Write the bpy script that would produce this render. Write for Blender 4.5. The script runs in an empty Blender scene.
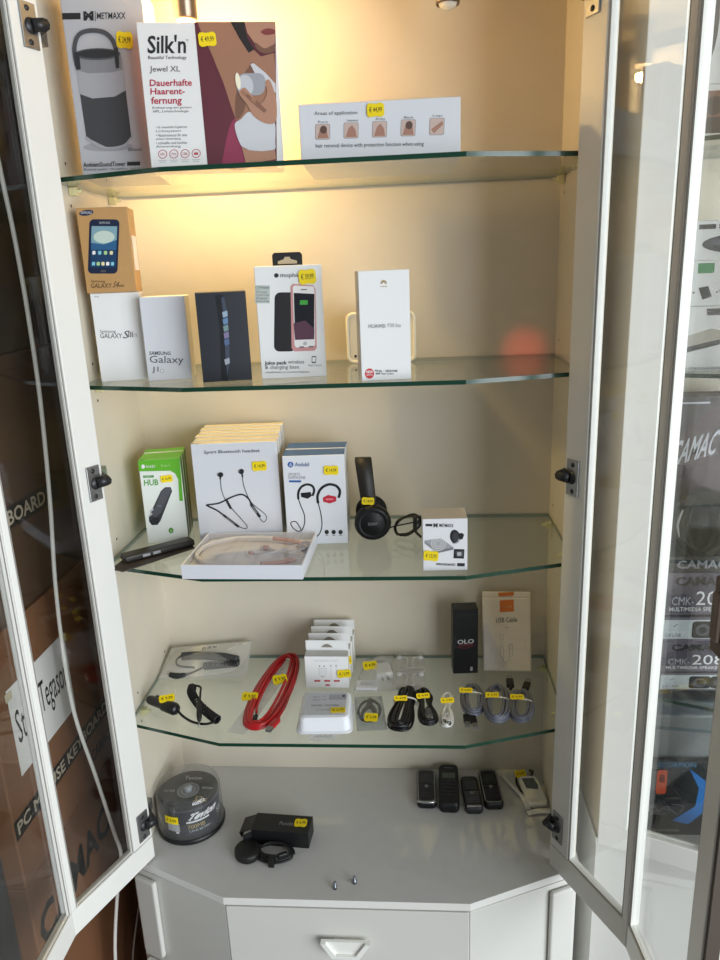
import bpy, bmesh, math, random
from mathutils import Vector, Matrix
random.seed(7)
R = math.radians
SC = bpy.context.scene
COL = SC.collection

# ---------------------------------------------------------------- camera
cd = bpy.data.cameras.new('camera'); cam = bpy.data.objects.new('camera', cd); COL.objects.link(cam)
CP, CY, CR = 0.2764, -0.0787, -0.0392
_f = Vector((math.sin(CY)*math.cos(CP), math.cos(CY)*math.cos(CP), -math.sin(CP)))
_r = Vector((math.cos(CY), -math.sin(CY), 0)); _u = _r.cross(_f)
_r2 = math.cos(CR)*_r + math.sin(CR)*_u; _u2 = -math.sin(CR)*_r + math.cos(CR)*_u
mw = Matrix.Identity(4)
for i in range(3):
    mw[i][0] = _r2[i]; mw[i][1] = _u2[i]; mw[i][2] = -_f[i]
mw.translation = Vector((0.1234, -1.2535, 0.9606))
cam.matrix_world = mw
cd.sensor_fit = 'VERTICAL'; cd.sensor_height = 36.0; cd.lens = 36.0*730.17/960.0
cd.clip_start = 0.02; cd.clip_end = 50
SC.camera = cam
SC.view_settings.view_transform = 'Standard'; SC.view_settings.look = 'None'
SC.view_settings.exposure = 0.20; SC.view_settings.gamma = 1.0
SC.view_settings.use_curve_mapping = False
SC.cycles.transparent_max_bounces = 32
SC.cycles.max_bounces = 10

# ---------------------------------------------------------------- world and daylight
w = bpy.data.worlds.new('world'); SC.world = w; w.use_nodes = True
bg = w.node_tree.nodes['Background']; bg.inputs[0].default_value = (0.85, 0.92, 1.0, 1); bg.inputs[1].default_value = 0.16
def area(name, loc, target, sx, sy, energy, col):
    l = bpy.data.lights.new(name, 'AREA'); l.shape = 'RECTANGLE'; l.size = sx; l.size_y = sy
    l.energy = energy; l.color = col
    o = bpy.data.objects.new(name, l); COL.objects.link(o); o.location = loc
    o.rotation_euler = (Vector(target)-Vector(loc)).to_track_quat('-Z', 'Y').to_euler()
    return o
area('shop_window_daylight', (2.3, -2.4, 0.65), (0, 0, 0.35), 2.6, 2.2, 116, (0.90, 0.96, 1.0))
LAMP_W, LAMP_GLOW, LAMP_COL = 5.2, 8.0, (1.0, 0.66, 0.26)
def spot(name, loc, target, energy, col, size, blend, r):
    l = bpy.data.lights.new(name, 'SPOT'); l.energy = energy; l.color = col; l.spot_size = R(size); l.spot_blend = blend
    l.shadow_soft_size = r
    o = bpy.data.objects.new(name, l); COL.objects.link(o); o.location = loc
    o.rotation_euler = (Vector(target)-Vector(loc)).to_track_quat('-Z', 'Y').to_euler()
    return o
spot('red_wall_glow_spot', (0.20, -0.9, 0.86), (0.309, 0.0, 0.826), 9.0, (1, 0.07, 0.035), 6.0, 1.0, 0.01)  # added spot that makes the red glow on the back wall, source unknown

# ---------------------------------------------------------------- materials
def s2l(c): return c/12.92 if c <= 0.04045 else ((c+0.055)/1.055)**2.4
def hexc(h): return tuple(s2l(int(h[i:i+2], 16)/255) for i in (1, 3, 5)) + (1,)
MATS = {}
def M(h, rough=0.5, metal=0.0, spec=0.5, noise=0.0, scale=60, bump=0.0, emit=0.0, coat=0.0):
    k = (h, rough, metal, spec, noise, scale, bump, emit, coat)
    if k in MATS: return MATS[k]
    m = bpy.data.materials.new('paint_' + h[1:]); m.use_nodes = True
    nt = m.node_tree; b = nt.nodes['Principled BSDF']
    c = hexc(h)
    b.inputs['Roughness'].default_value = rough; b.inputs['Metallic'].default_value = metal
    b.inputs['Specular IOR Level'].default_value = spec; b.inputs['Coat Weight'].default_value = coat
    b.inputs['Base Color'].default_value = c
    if noise or bump:
        tc = nt.nodes.new('ShaderNodeTexCoord'); n = nt.nodes.new('ShaderNodeTexNoise')
        n.inputs['Scale'].default_value = scale; n.inputs['Detail'].default_value = 4
        nt.links.new(tc.outputs['Object'], n.inputs['Vector'])
        if noise:
            mx = nt.nodes.new('ShaderNodeMix'); mx.data_type = 'RGBA'
            mx.inputs[6].default_value = tuple(max(0, x*(1-noise)) for x in c[:3]) + (1,)
            mx.inputs[7].default_value = tuple(min(1, x*(1+noise)) for x in c[:3]) + (1,)
            nt.links.new(n.outputs['Fac'], mx.inputs[0]); nt.links.new(mx.outputs[2], b.inputs['Base Color'])
        if bump:
            bp = nt.nodes.new('ShaderNodeBump'); bp.inputs['Strength'].default_value = bump; bp.inputs['Distance'].default_value = 0.002
            nt.links.new(n.outputs['Fac'], bp.inputs['Height']); nt.links.new(bp.outputs['Normal'], b.inputs['Normal'])
    if emit:
        b.inputs['Emission Color'].default_value = c; b.inputs['Emission Strength'].default_value = emit
    MATS[k] = m; return m
def glassy(name, tint=(1, 1, 1), base=0.04, haze=0.0, hazecol=(0.9, 0.9, 0.9), rough=0.0, bump=0.0, gloss=0.96):
    m = bpy.data.materials.new(name); m.use_nodes = True; nt = m.node_tree; nt.nodes.clear()
    out = nt.nodes.new('ShaderNodeOutputMaterial'); mix = nt.nodes.new('ShaderNodeMixShader')
    tr = nt.nodes.new('ShaderNodeBsdfTransparent'); tr.inputs[0].default_value = tuple(tint) + (1,)
    gl = nt.nodes.new('ShaderNodeBsdfGlossy'); gl.inputs['Roughness'].default_value = rough
    lw = nt.nodes.new('ShaderNodeLayerWeight'); lw.inputs[0].default_value = 0.5
    p = nt.nodes.new('ShaderNodeMath'); p.operation = 'POWER'; p.inputs[1].default_value = 5
    a = nt.nodes.new('ShaderNodeMath'); a.operation = 'MULTIPLY_ADD'; a.inputs[1].default_value = gloss; a.inputs[2].default_value = base
    nt.links.new(lw.outputs['Facing'], p.inputs[0]); nt.links.new(p.outputs[0], a.inputs[0]); nt.links.new(a.outputs[0], mix.inputs[0])
    src = tr
    if haze:
        df = nt.nodes.new('ShaderNodeBsdfDiffuse'); df.inputs[0].default_value = tuple(hazecol) + (1,)
        mh = nt.nodes.new('ShaderNodeMixShader'); mh.inputs[0].default_value = haze
        nt.links.new(tr.outputs[0], mh.inputs[1]); nt.links.new(df.outputs[0], mh.inputs[2]); src = mh
    if bump:
        n = nt.nodes.new('ShaderNodeTexNoise'); n.inputs['Scale'].default_value = 90
        tc = nt.nodes.new('ShaderNodeTexCoord'); nt.links.new(tc.outputs['Object'], n.inputs['Vector'])
        bp = nt.nodes.new('ShaderNodeBump'); bp.inputs['Strength'].default_value = bump; bp.inputs['Distance'].default_value = 0.004
        nt.links.new(n.outputs['Fac'], bp.inputs['Height']); nt.links.new(bp.outputs[0], gl.inputs['Normal'])
    nt.links.new(src.outputs[0], mix.inputs[1]); nt.links.new(gl.outputs[0], mix.inputs[2]); nt.links.new(mix.outputs[0], out.inputs[0])
    return m
G_PANE = glassy('door_glass', (0.985, 0.99, 0.985))
G_SHELF = glassy('shelf_glass', (0.958, 0.985, 0.964))
G_BAG = glassy('plastic_bag', (0.97, 0.97, 0.97), base=0.06, haze=0.26, hazecol=(0.86, 0.86, 0.86), rough=0.14, bump=0.9)
G_CLEAR = glassy('clear_plastic', (0.97, 0.97, 0.97), base=0.05, haze=0.05, rough=0.05)
G_FILM = glassy('cover_film', (0.98, 0.98, 0.98), base=0.03, haze=0.04, rough=0.08, gloss=0.3)
G_DOME = glassy('clear_dome', (0.90, 0.90, 0.90), base=0.07, haze=0.05, rough=0.06)
G_EDGE = M('#153d2d', 0.15, spec=0.6)
CREAM = M('#d4cbba', 0.5, noise=0.03, scale=25)
WHITE = M('#e4e3de', 0.4, noise=0.02, scale=25)
BASEW = M('#d2d1ca', 0.42, noise=0.02, scale=25)
WORKTOP = M('#c8c7c6', 0.5, noise=0.04, scale=40)
BLACK = M('#101012', 0.45); BLACKG = M('#0c0c0e', 0.2); RUB = M('#141416', 0.55)
STEEL = M('#9b9c9c', 0.35, metal=0.9); DSTEEL = M('#3a3a3c', 0.4, metal=0.6); CHROME = M('#c9c6c0', 0.15, metal=1.0)
YEL = M('#f2d600', 0.6); INK = M('#3a3310', 0.6); PAPER = M('#e9e9ea', 0.55); PW = M('#f0f0f0', 0.4)

# ---------------------------------------------------------------- mesh builder
class MB:
    def __init__(s): s.bm = bmesh.new(); s.mats = []
    def mi(s, m):
        if m not in s.mats: s.mats.append(m)
        return s.mats.index(m)
    def poly(s, pts, m, smooth=False):
        vs = [s.bm.verts.new(p) for p in pts]
        try: f = s.bm.faces.new(vs)
        except ValueError: return None
        f.material_index = s.mi(m); f.smooth = smooth; return f
    def merge(s, bm, m, T=None, smooth=False, keep=False):
        i0 = s.mi(m) if m is not None else 0
        mp = {}
        for v in bm.verts: mp[v] = s.bm.verts.new((T @ v.co) if T is not None else v.co)
        for f in bm.faces:
            try: g = s.bm.faces.new([mp[v] for v in f.verts])
            except ValueError: continue
            g.material_index = i0; g.smooth = smooth if not keep else f.smooth
        bm.free()
    def box(s, x0, x1, y0, y1, z0, z1, m, T=None, bev=0.0, seg=2, smooth=False):
        bm = bmesh.new(); bmesh.ops.create_cube(bm, size=1)
        for v in bm.verts:
            v.co = Vector(((x0+x1)/2+v.co.x*(x1-x0), (y0+y1)/2+v.co.y*(y1-y0), (z0+z1)/2+v.co.z*(z1-z0)))
        if bev: bmesh.ops.bevel(bm, geom=bm.edges[:], offset=bev, segments=seg, affect='EDGES', profile=0.5)
        s.merge(bm, m, T, smooth)
    def prism(s, pts, z0, z1, m, T=None, side=None, bev=0.0, smooth=False):
        bm = bmesh.new(); a = [bm.verts.new((p[0], p[1], z0)) for p in pts]; b = [bm.verts.new((p[0], p[1], z1)) for p in pts]
        n = len(pts); top = [bm.faces.new(a[::-1]), bm.faces.new(b)]
        sd = [bm.faces.new((a[i], a[(i+1) % n], b[(i+1) % n], b[i])) for i in range(n)]
        bmesh.ops.recalc_face_normals(bm, faces=bm.faces[:])
        if bev:
            es = [e for e in bm.edges if abs(e.verts[0].co.z-e.verts[1].co.z) < 1e-7]
            bmesh.ops.bevel(bm, geom=es, offset=bev, segments=2, affect='EDGES')
        if side is not None:
            for f in bm.faces: f.smooth = False
            sds = [f for f in bm.faces if abs(f.normal.z) < 0.5]
            keep = set(sds); mp = {v: s.bm.verts.new((T @ v.co) if T is not None else v.co) for v in bm.verts}
            for f in bm.faces:
                g = s.bm.faces.new([mp[v] for v in f.verts]); g.material_index = s.mi(side if f in keep else m)
            bm.free()
        else: s.merge(bm, m, T, smooth)
    def lathe(s, prof, m, n=32, T=None, smooth=True):
        bm = bmesh.new(); rings = []
        for r, z in prof:
            if r < 1e-6: rings.append([bm.verts.new((0, 0, z))])
            else: rings.append([bm.verts.new((r*math.cos(2*math.pi*i/n), r*math.sin(2*math.pi*i/n), z)) for i in range(n)])
        for a, b in zip(rings, rings[1:]):
            for i in range(n):
                j = (i+1) % n
                q = [a[i % len(a)], a[j % len(a)], b[j % len(b)], b[i % len(b)]]
                u = []
                for v in q:
                    if v not in u: u.append(v)
                if len(u) > 2:
                    try: bm.faces.new(u)
                    except ValueError: pass
        bmesh.ops.recalc_face_normals(bm, faces=bm.faces[:])
        s.merge(bm, m, T, smooth)
    def tube(s, pts, r, m, n=8, closed=False, T=None, sm=0, flat=1.0):
        pts = [Vector(p) for p in pts]
        if sm: pts = spline(pts, sm, closed)
        N = len(pts); bm = bmesh.new(); rings = []; prev = None
        for i in range(N):
            if closed: t = pts[(i+1) % N]-pts[i-1]
            else: t = pts[min(i+1, N-1)]-pts[max(i-1, 0)]
            if t.length < 1e-9: t = Vector((0, 0, 1))
            t.normalize()
            if prev is None:
                up = Vector((0, 0, 1)) if abs(t.z) < 0.9 else Vector((1, 0, 0))
                a = (up - t*up.dot(t)).normalized()
            else:
                a = prev - t*prev.dot(t)
                a = a.normalized() if a.length > 1e-6 else t.orthogonal().normalized()
            prev = a; b = t.cross(a)
            rr = r[i*len(r)//N] if isinstance(r, (list, tuple)) else r
            rings.append([bm.verts.new(pts[i] + a*(rr*flat*math.cos(2*math.pi*k/n)) + b*(rr*math.sin(2*math.pi*k/n))) for k in range(n)])
        for i in range(N if closed else N-1):
            A, B = rings[i], rings[(i+1) % N]
            for k in range(n): bm.faces.new((A[k], A[(k+1) % n], B[(k+1) % n], B[k]))
        if not closed: bm.faces.new(rings[0][::-1]); bm.faces.new(rings[-1])
        s.merge(bm, m, T, True)
    def ball(s, c, rx, ry, rz, m, T=None, n=20):
        bm = bmesh.new(); bmesh.ops.create_uvsphere(bm, u_segments=n, v_segments=n//2, radius=1)
        for v in bm.verts: v.co = Vector((c[0]+v.co.x*rx, c[1]+v.co.y*ry, c[2]+v.co.z*rz))
        s.merge(bm, m, T, True)
    def build(s, name, parent=None, loc=(0, 0, 0), rot=(0, 0, 0), origin=None):
        me = bpy.data.meshes.new(name)
        if origin is not None:
            bmesh.ops.translate(s.bm, verts=s.bm.verts[:], vec=-Vector(origin)); loc = origin
        s.bm.to_mesh(me); s.bm.free()
        for m in s.mats: me.materials.append(m)
        o = bpy.data.objects.new(name, me); COL.objects.link(o); o.location = loc; o.rotation_euler = rot
        if parent: o.parent = parent
        return o
def spline(p, k, closed=False):
    out = []; n = len(p)
    for i in range(n if closed else n-1):
        if closed: a, b, c, d = p[i-1], p[i], p[(i+1) % n], p[(i+2) % n]
        else: a, b, c, d = p[max(i-1, 0)], p[i], p[i+1], p[min(i+2, n-1)]
        for j in range(k):
            t = j/k
            out.append(0.5*((2*b)+(c-a)*t+(2*a-5*b+4*c-d)*t*t+(3*b-a-3*c+d)*t**3))
    if not closed: out.append(p[-1])
    return out
def thing(name, label, cat, loc, rz=0.0, group=None, rot=None):
    o = bpy.data.objects.new(name, None); COL.objects.link(o); o.empty_display_size = 0.02
    o.location = loc; o.rotation_euler = rot if rot else (0, 0, R(rz)); o['label'] = label; o['category'] = cat
    if group: o['group'] = group
    return o
def tag(o, label, cat, group=None):
    o['label'] = label; o['category'] = cat
    if group: o['group'] = group
    return o
def struct(o): o['kind'] = 'structure'; return o

# ---------------------------------------------------------------- printing on surfaces
_tc = {}
def text_mesh(t, bold):
    k = (t, bold)
    if k in _tc: return _tc[k]
    cu = bpy.data.curves.new('t', 'FONT'); cu.body = t; cu.size = 1; cu.resolution_u = 2; cu.offset = bold
    o = bpy.data.objects.new('t', cu); COL.objects.link(o)
    me = o.to_mesh(); vs = [v.co.copy() for v in me.vertices]; fs = [tuple(p.vertices) for p in me.polygons]
    o.to_mesh_clear(); bpy.data.objects.remove(o); bpy.data.curves.remove(cu)
    if not vs: vs = [Vector((0, 0, 0))]
    bb = (min(v.x for v in vs), max(v.x for v in vs), min(v.y for v in vs), max(v.y for v in vs))
    _tc[k] = (vs, fs, bb); return _tc[k]
class PR:
    """prints onto a surface; coordinates are mapped by affine a->(u,v) in metres, then fn(u,v,layer)->point"""
    def __init__(s, mb, w, h, tl, tr, bl, fn=None, flip=1):
        s.mb = mb; ex = (tr[0]-tl[0], tr[1]-tl[1]); ey = (bl[0]-tl[0], bl[1]-tl[1]); s.tl = tl
        det = ex[0]*ey[1]-ex[1]*ey[0]; s.inv = (ey[1]/det, -ey[0]/det, -ex[1]/det, ex[0]/det); s.w = w; s.h = h
        s.fn = fn or (lambda u, v, l: Vector((u-w/2, -0.00022*l, v)))
    def uv(s, p):
        x, y = p[0]-s.tl[0], p[1]-s.tl[1]
        a = s.inv[0]*x+s.inv[1]*y; b = s.inv[2]*x+s.inv[3]*y
        return a*s.w, (1-b)*s.h
    def P(s, p, l): u, v = s.uv(p); return s.fn(u, v, l)
    def poly(s, pts, m, l=1):
        f = s.mb.poly([s.P(p, l) for p in pts], m); return f
    def rect(s, x0, y0, x1, y1, m, l=1): s.poly([(x0, y1), (x1, y1), (x1, y0), (x0, y0)], m, l)
    def rrect(s, x0, y0, x1, y1, r, m, l=1):
        pts = []
        for cx, cy, a0 in ((x1-r, y1-r, 0), (x0+r, y1-r, 90), (x0+r, y0+r, 180), (x1-r, y0+r, 270)):
            for k in range(5): a = R(a0+22.5*k); pts.append((cx+r*math.cos(a), cy+r*math.sin(a)))
        s.poly(pts[::-1], m, l)
    def blob(s, pts, m, l=1, k=5): s.poly([(q.x, q.y) for q in spline([Vector((a, b, 0)) for a, b in pts], k, True)], m, l)
    def ell(s, cx, cy, rx, ry, m, l=1, n=20, rot=0):
        c, q = math.cos(R(rot)), math.sin(R(rot)); pts = []
        for k in range(n):
            a = -2*math.pi*k/n; x, y = rx*math.cos(a), ry*math.sin(a); pts.append((cx+x*c-y*q, cy+x*q+y*c))
        s.poly(pts, m, l)
    def ring(s, cx, cy, r, wd, m, l=1, n=20):
        s.stroke([(cx+r*math.cos(2*math.pi*k/n), cy+r*math.sin(2*math.pi*k/n)) for k in range(n+1)], wd, m, l, 0)
    def stroke(s, pts, wd, m, l=1, sm=6):
        p = [Vector((q[0], q[1], 0)) for q in pts]
        if sm: p = spline(p, sm)
        L, Rr = [], []
        for i in range(len(p)):
            t = p[min(i+1, len(p)-1)]-p[max(i-1, 0)]; t.normalize(); n = Vector((-t.y, t.x, 0))*(wd/2)
            L.append(p[i]+n); Rr.append(p[i]-n)
        for i in range(len(p)-1): s.poly([Rr[i], Rr[i+1], L[i+1], L[i]][::-1], m, l)
    def text(s, t, x0, y0, x1, y1, m, l=2, bold=0.0, shear=0.0, slope=0.0):
        vs, fs, bb = text_mesh(t, bold)
        W = max(bb[1]-bb[0], 1e-6); H = max(bb[3]-bb[2], 1e-6)
        i = s.mb.mi(m); out = []
        for v in vs:
            a = (v.x-bb[0])/W; b = (v.y-bb[2])/H
            out.append(s.mb.bm.verts.new(s.P((x0+a*(x1-x0)+shear*b*(y1-y0), y1+b*(y0-y1)+slope*a*(x1-x0)), l)))
        for f in fs:
            try: g = s.mb.bm.faces.new([out[k] for k in f]); g.material_index = i
            except ValueError: pass
def sticker(parent, c, w, h, txt, rot=0.0, nrm='front', off=0.0012, name='price_sticker'):
    """yellow price sticker; on a front face (normal -y) or lying flat (normal +z)"""
    mb = MB(); pts = []
    k = min(w, h)*0.16
    base = [(-w/2+k, -h/2), (-w/6, -h/2), (-w/6+k/4, -h/2+k/4), (w/6-k/4, -h/2+k/4), (w/6, -h/2), (w/2-k, -h/2), (w/2, -h/2+k), (w/2, h/2-k), (w/2-k, h/2), (w/6, h/2), (w/6-k/4, h/2-k/4), (-w/6+k/4, h/2-k/4), (-w/6, h/2), (-w/2+k, h/2), (-w/2, h/2-k), (-w/2, -h/2+k)]
    mb.prism(base, 0, 0.0006, YEL)
    pr = PR(mb, w, h, (0, 0), (1, 0), (0, 1), lambda u, v, l: Vector((u-w/2, v-h/2, 0.0007)))
    pr.text(txt, 0.13, 0.28, 0.87, 0.72, INK, bold=0.01)
    rt = (R(90), R(rot), 0) if nrm == 'front' else (0, 0, R(rot))
    if nrm == 'front':
        q = Matrix.Rotation(R(90), 3, 'X') @ Matrix.Rotation(R(rot), 3, 'Z'); rt = q.to_euler()
        loc = (c[0], c[1]-off, c[2])
    else: loc = (c[0], c[1], c[2]+off)
    o = mb.build(name, parent, loc, rt); o['label'] = 'yellow price sticker'
    return o
exec_after = []
# ---------------------------------------------------------------- room shell
def slab(name, x0, x1, y0, y1, z0, z1, m):
    b = MB(); b.box(x0, x1, y0, y1, z0, z1, m); return struct(b.build(name))
slab('floor', -1.40, 2.4, -4.4, 0.45, -0.66, -0.62, M('#5d5650', 0.6, noise=0.15, scale=12))
slab('wall_back', -1.40, 2.4, 0.40, 0.45, -0.62, 2.0, M('#8f8678', 0.8, noise=0.06, scale=10))
slab('wall_left', -1.45, -1.40, -4.4, 0.45, -0.62, 2.0, M('#6f665b', 0.8, noise=0.06, scale=10))
slab('ceiling', -1.45, 2.4, -2.2, 0.45, 2.0, 2.05, M('#b9b4aa', 0.8))

# ---------------------------------------------------------------- main display cabinet
ZS = (1.0958, 0.8153, 0.5337, 0.2517)
HW = 0.36
upper = thing('display_cabinet', 'cream display cabinet with two bent glass doors standing wide open', 'cabinet', (0, 0, 0))
b = MB(); b.box(-0.378, 0.378, 0.0, 0.012, 0.0, 1.40, CREAM); b.build('back_panel', upper)
HOLE = M('#2a2218', 0.8)
for sx in (-1, 1):
    b = MB(); b.box(min(sx*HW, sx*0.378), max(sx*HW, sx*0.378), -0.236, 0.0, 0.0, 1.37, CREAM)
    for z in ZS:
        for dz in (-0.028, 0.028):
            for y in (-0.174, -0.032):
                T = Matrix.Translation((sx*(HW-0.0003), y, z+dz)) @ Matrix.Rotation(R(90), 4, 'Y')
                b.lathe([(0.0001, 0), (0.0023, 0)], HOLE, 10, T, False)
    b.build('side_panel', upper)
b = MB(); b.prism([(-0.378, 0.012), (-0.378, -0.23), (-0.2, -0.30), (0.2, -0.30), (0.378, -0.23), (0.378, 0.012)], 1.372, 1.40, CREAM); b.build('top_panel', upper)
PIN = M('#d8cf9e', 0.3)
for z in ZS:
    for sx in (-1, 1):
        for y in (-0.030, -0.172):
            b = MB(); T = Matrix.Translation((sx*(HW-0.006), y, z-0.009))
            b.box(-0.0055, 0.0055, -0.006, 0.006, -0.006, 0.0055, PIN, T, 0.0015)
            b.tube([(sx*0.005, 0, 0.0), (-sx*0.012, 0, 0.0)], 0.003, PIN, 8, T=T)
            b.build('shelf_support', upper)
def door(parent, A, d1, L1, d2, L2, side, z0, z1, mid, st, hz, wmul=1.0):
    """bent two-pane door: segment one from the hinge, segment two beyond the bend"""
    A = Vector((A[0], A[1], 0)); d1 = Vector((d1[0], d1[1], 0)).normalized(); d2 = Vector((d2[0], d2[1], 0)).normalized()
    n1 = Vector((d1.y, -d1.x, 0))*(-side); n2 = Vector((d2.y, -d2.x, 0))*(-side)
    def fr(o, d, n):
        m = Matrix.Identity(4)
        for i in range(3): m[i][0] = d[i]; m[i][1] = n[i]; m[i][2] = (0, 0, 1)[i]
        m.translation = o; return m
    T1 = fr(A, d1, n1); B = A+d1*L1; T2 = fr(B, d2, n2)
    b = MB(); th = 0.016; rb = 0.043; bev = 0.0015
    def stile(T, s0, s1, za=z0, zb=z1): b.box(s0, s1, 0, th, za, zb, WHITE, T, bev)
    def rail(T, s0, s1, za, zb): b.box(s0, s1, 0, th, za, zb, WHITE, T, bev)
    s1a, s1b, s2a, s2b = st
    stile(T1, 0, s1a, z0+rb, z1-rb); stile(T1, s1b, L1, z0+rb, z1-rb)
    rail(T1, 0, L1, z0, z0+rb); rail(T1, 0, L1, z1-rb, z1)
    stile(T2, 0, s2a, z0+rb, z1-rb); stile(T2, s2b, L2, z0+rb, z1-rb)
    rail(T2, 0, L2, z0, z0+rb); rail(T2, 0, L2, z1-rb, z1)
    nb = (n1+n2).normalized()
    if n2.dot(d1) < 0: pass
    b.prism([tuple((B+v)[:2]) for v in (-nb*0.0005, n1*th, nb*th*1.01, n2*th)], z0, z1, WHITE)
    SEAL = M('#8d8882', 0.5); BEAD = M('#f0efe9', 0.35)
    for T, a, c in ((T1, s1a, s1b), (T2, s2a, s2b)):
        for x0, x1, za, zb in ((a, a+0.003, z0+rb, z1-rb), (c-0.003, c, z0+rb, z1-rb), (a+0.003, c-0.003, z0+rb, z0+rb+0.003), (a+0.003, c-0.003, z1-rb-0.003, z1-rb)):
            b.box(x0, x1, 0.0025, 0.006, za, zb, BEAD, T)
            b.box(x0+0.0008, x1-0.0008, 0.0015, 0.0025, za+0.0008, zb-0.0008, SEAL, T)
    # mitred joints at the corners of the frame
    b.box(s1a*0.02, s1a*1.0, -0.0002, 0, z0+rb-0.0004, z0+rb+0.0004, SEAL, T1)
    o = b.build('glass_door', parent, origin=tuple(A))
    for T, a, c in ((T1, s1a, s1b), (T2, s2a, s2b)):
        g = MB(); g.box(a-0.004, c+0.004, 0.0075, 0.0115, z0+rb-0.004, z1-rb+0.004, G_PANE, T)
        bmesh.ops.translate(g.bm, verts=g.bm.verts[:], vec=-A); g.build('glass_pane', o)
    for z in hz:
        h = MB()
        h.box(0.006, 0.030, -0.0025, 0.0, z-0.026, z+0.026, STEEL, T1, 0.001)
        for dz in (-0.019, 0.019): h.lathe([(0.0001, 0.0012), (0.0032, 0.0008), (0.0036, 0)], DSTEEL, 12, T1 @ Matrix.Translation((0.019, -0.0025, z+dz)) @ Matrix.Rotation(R(90), 4, 'X'))
        h.lathe([(0.0001, 0.003), (0.008, 0.0025), (0.0095, 0)], DSTEEL, 18, T1 @ Matrix.Translation((0.016, -0.0025, z)) @ Matrix.Rotation(R(90), 4, 'X'))
        p0 = T1 @ Vector((0.016, -0.006, z)); p1 = T1 @ Vector((0.004, -0.013, z+0.002)); p2 = Vector((side*(HW-0.010), -0.226, z+0.004)); 
        h.tube([p0, p1, p2], 0.0065, DSTEEL, 8, flat=1.2)
        h.box(min(side*(HW-0.014), side*HW*0.9995), max(side*(HW-0.014), side*HW*0.9995), -0.234, -0.205, z-0.010, z+0.013, STEEL, None, 0.002)
        bmesh.ops.translate(h.bm, verts=h.bm.verts[:], vec=-A); k = h.build('hinge', o); k['label'] = 'grey metal concealed hinge'
    return o, T1, T2, A
dl, L1T, L2T, LA = door(upper, (-0.337, -0.244), (-0.069, -0.161), 0.175, (0, -1), 0.198, -1, 0.003, 1.365, 0, (0.043, 0.165, 0.002, 0.168), (0.080, 0.680, 1.270))
dl['label'] = 'left open glass door in white frame'
dr, R1T, R2T, RA = door(upper, (0.334, -0.242), (0.082, -0.155), 0.175, (0.078, -0.997), 0.198, 1, 0.003, 1.365, 0, (0.043, 0.164, 0.002, 0.168), (0.090, 0.675, 1.268))
dr['label'] = 'right open glass door in white frame'
b = MB(); BR = M('#5a4a40', 0.5)
b.box(0.176, 0.199, -0.016, 0.0, 0.585, 0.665, BR, R2T, 0.002); b.box(0.180, 0.195, -0.020, -0.014, 0.60, 0.65, M('#6b5a4e', 0.5), R2T, 0.002)
bmesh.ops.translate(b.bm, verts=b.bm.verts[:], vec=-RA); o = b.build('door_catch', dr); o['label'] = 'brown door catch'
b = MB(); b.box(0.1985, 0.2035, 0.002, 0.017, 0.01, 1.36, M('#4b4038', 0.6), R2T)
bmesh.ops.translate(b.bm, verts=b.bm.verts[:], vec=-RA); o = b.build('sealing_strip', dr); o['label'] = 'dark brown sealing strip'

# worktop and base unit
b = MB(); b.prism([(-0.385, 0.012), (-0.385, -0.2435), (-0.198, -0.3237), (0.198, -0.3237), (0.385, -0.2435), (0.385, 0.012)], -0.0145, -0.0004, WORKTOP, None, WHITE)
tag(b.build('worktop'), 'pale grey worktop with canted corners under the display cabinet', 'worktop')
base = thing('base_cabinet', 'white base cabinet below the worktop with one wide drawer', 'cabinet', (0, 0, -0.62))
zb = 0.62
b = MB(); b.prism([(-0.379, 0.012), (-0.379, -0.233), (-0.194, -0.311), (0.194, -0.311), (0.379, -0.233), (0.379, 0.012)], 0.0, zb-0.0146, BASEW); b.build('carcass', base)
b = MB(); b.box(-0.1965, 0.1965, -0.321, -0.311, zb-0.24, zb-0.021, BASEW, None, 0.0015); dw = b.build('drawer', base)
b = MB()
T = Matrix.Translation((-0.002, -0.321, zb-0.088)) @ Matrix.Rotation(R(90), 4, 'X')
b.prism([(-0.040, 0.015), (0.040, 0.015), (0.022, -0.015), (-0.022, -0.015)], 0.008, 0.013, M('#eeeee8', 0.35), T, None, 0)
b.prism([(-0.040, 0.015), (-0.032, 0.015), (-0.016, -0.009), (0.016, -0.009), (0.032, 0.015), (0.040, 0.015), (0.022, -0.015), (-0.022, -0.015)], 0.013, 0.018, M('#eeeee8', 0.35), T)
b.box(-0.02, 0.02, -0.008, 0.008, 0.0, 0.009, M('#eeeee8', 0.35), T)
b.build('drawer_handle', dw)
for sx in (-1, 1):
    d = Vector((-sx*0.184, -0.0775, 0)).normalized(); n = Vector((sx*0.0775, -0.184, 0)).normalized()
    T = Matrix.Identity(4)
    for i in range(3): T[i][0] = d[i]; T[i][1] = n[i]
    T.translation = (sx*0.379, -0.233, 0)
    b = MB(); b.box(0.002, 0.2005, 0.0, 0.009, 0.03, zb-0.021, BASEW, T, 0.0012); o = b.build('corner_door', base)
    b = MB()
    b.box(0.012, 0.056, 0.010, 0.020, zb-0.192, zb-0.030, BASEW, T, 0.004, 3)
    b.box(0.012, 0.056, 0.010, 0.020, 0.05, zb-0.212, BASEW, T, 0.004, 3)
    b.build('pull_strip', o)

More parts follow.
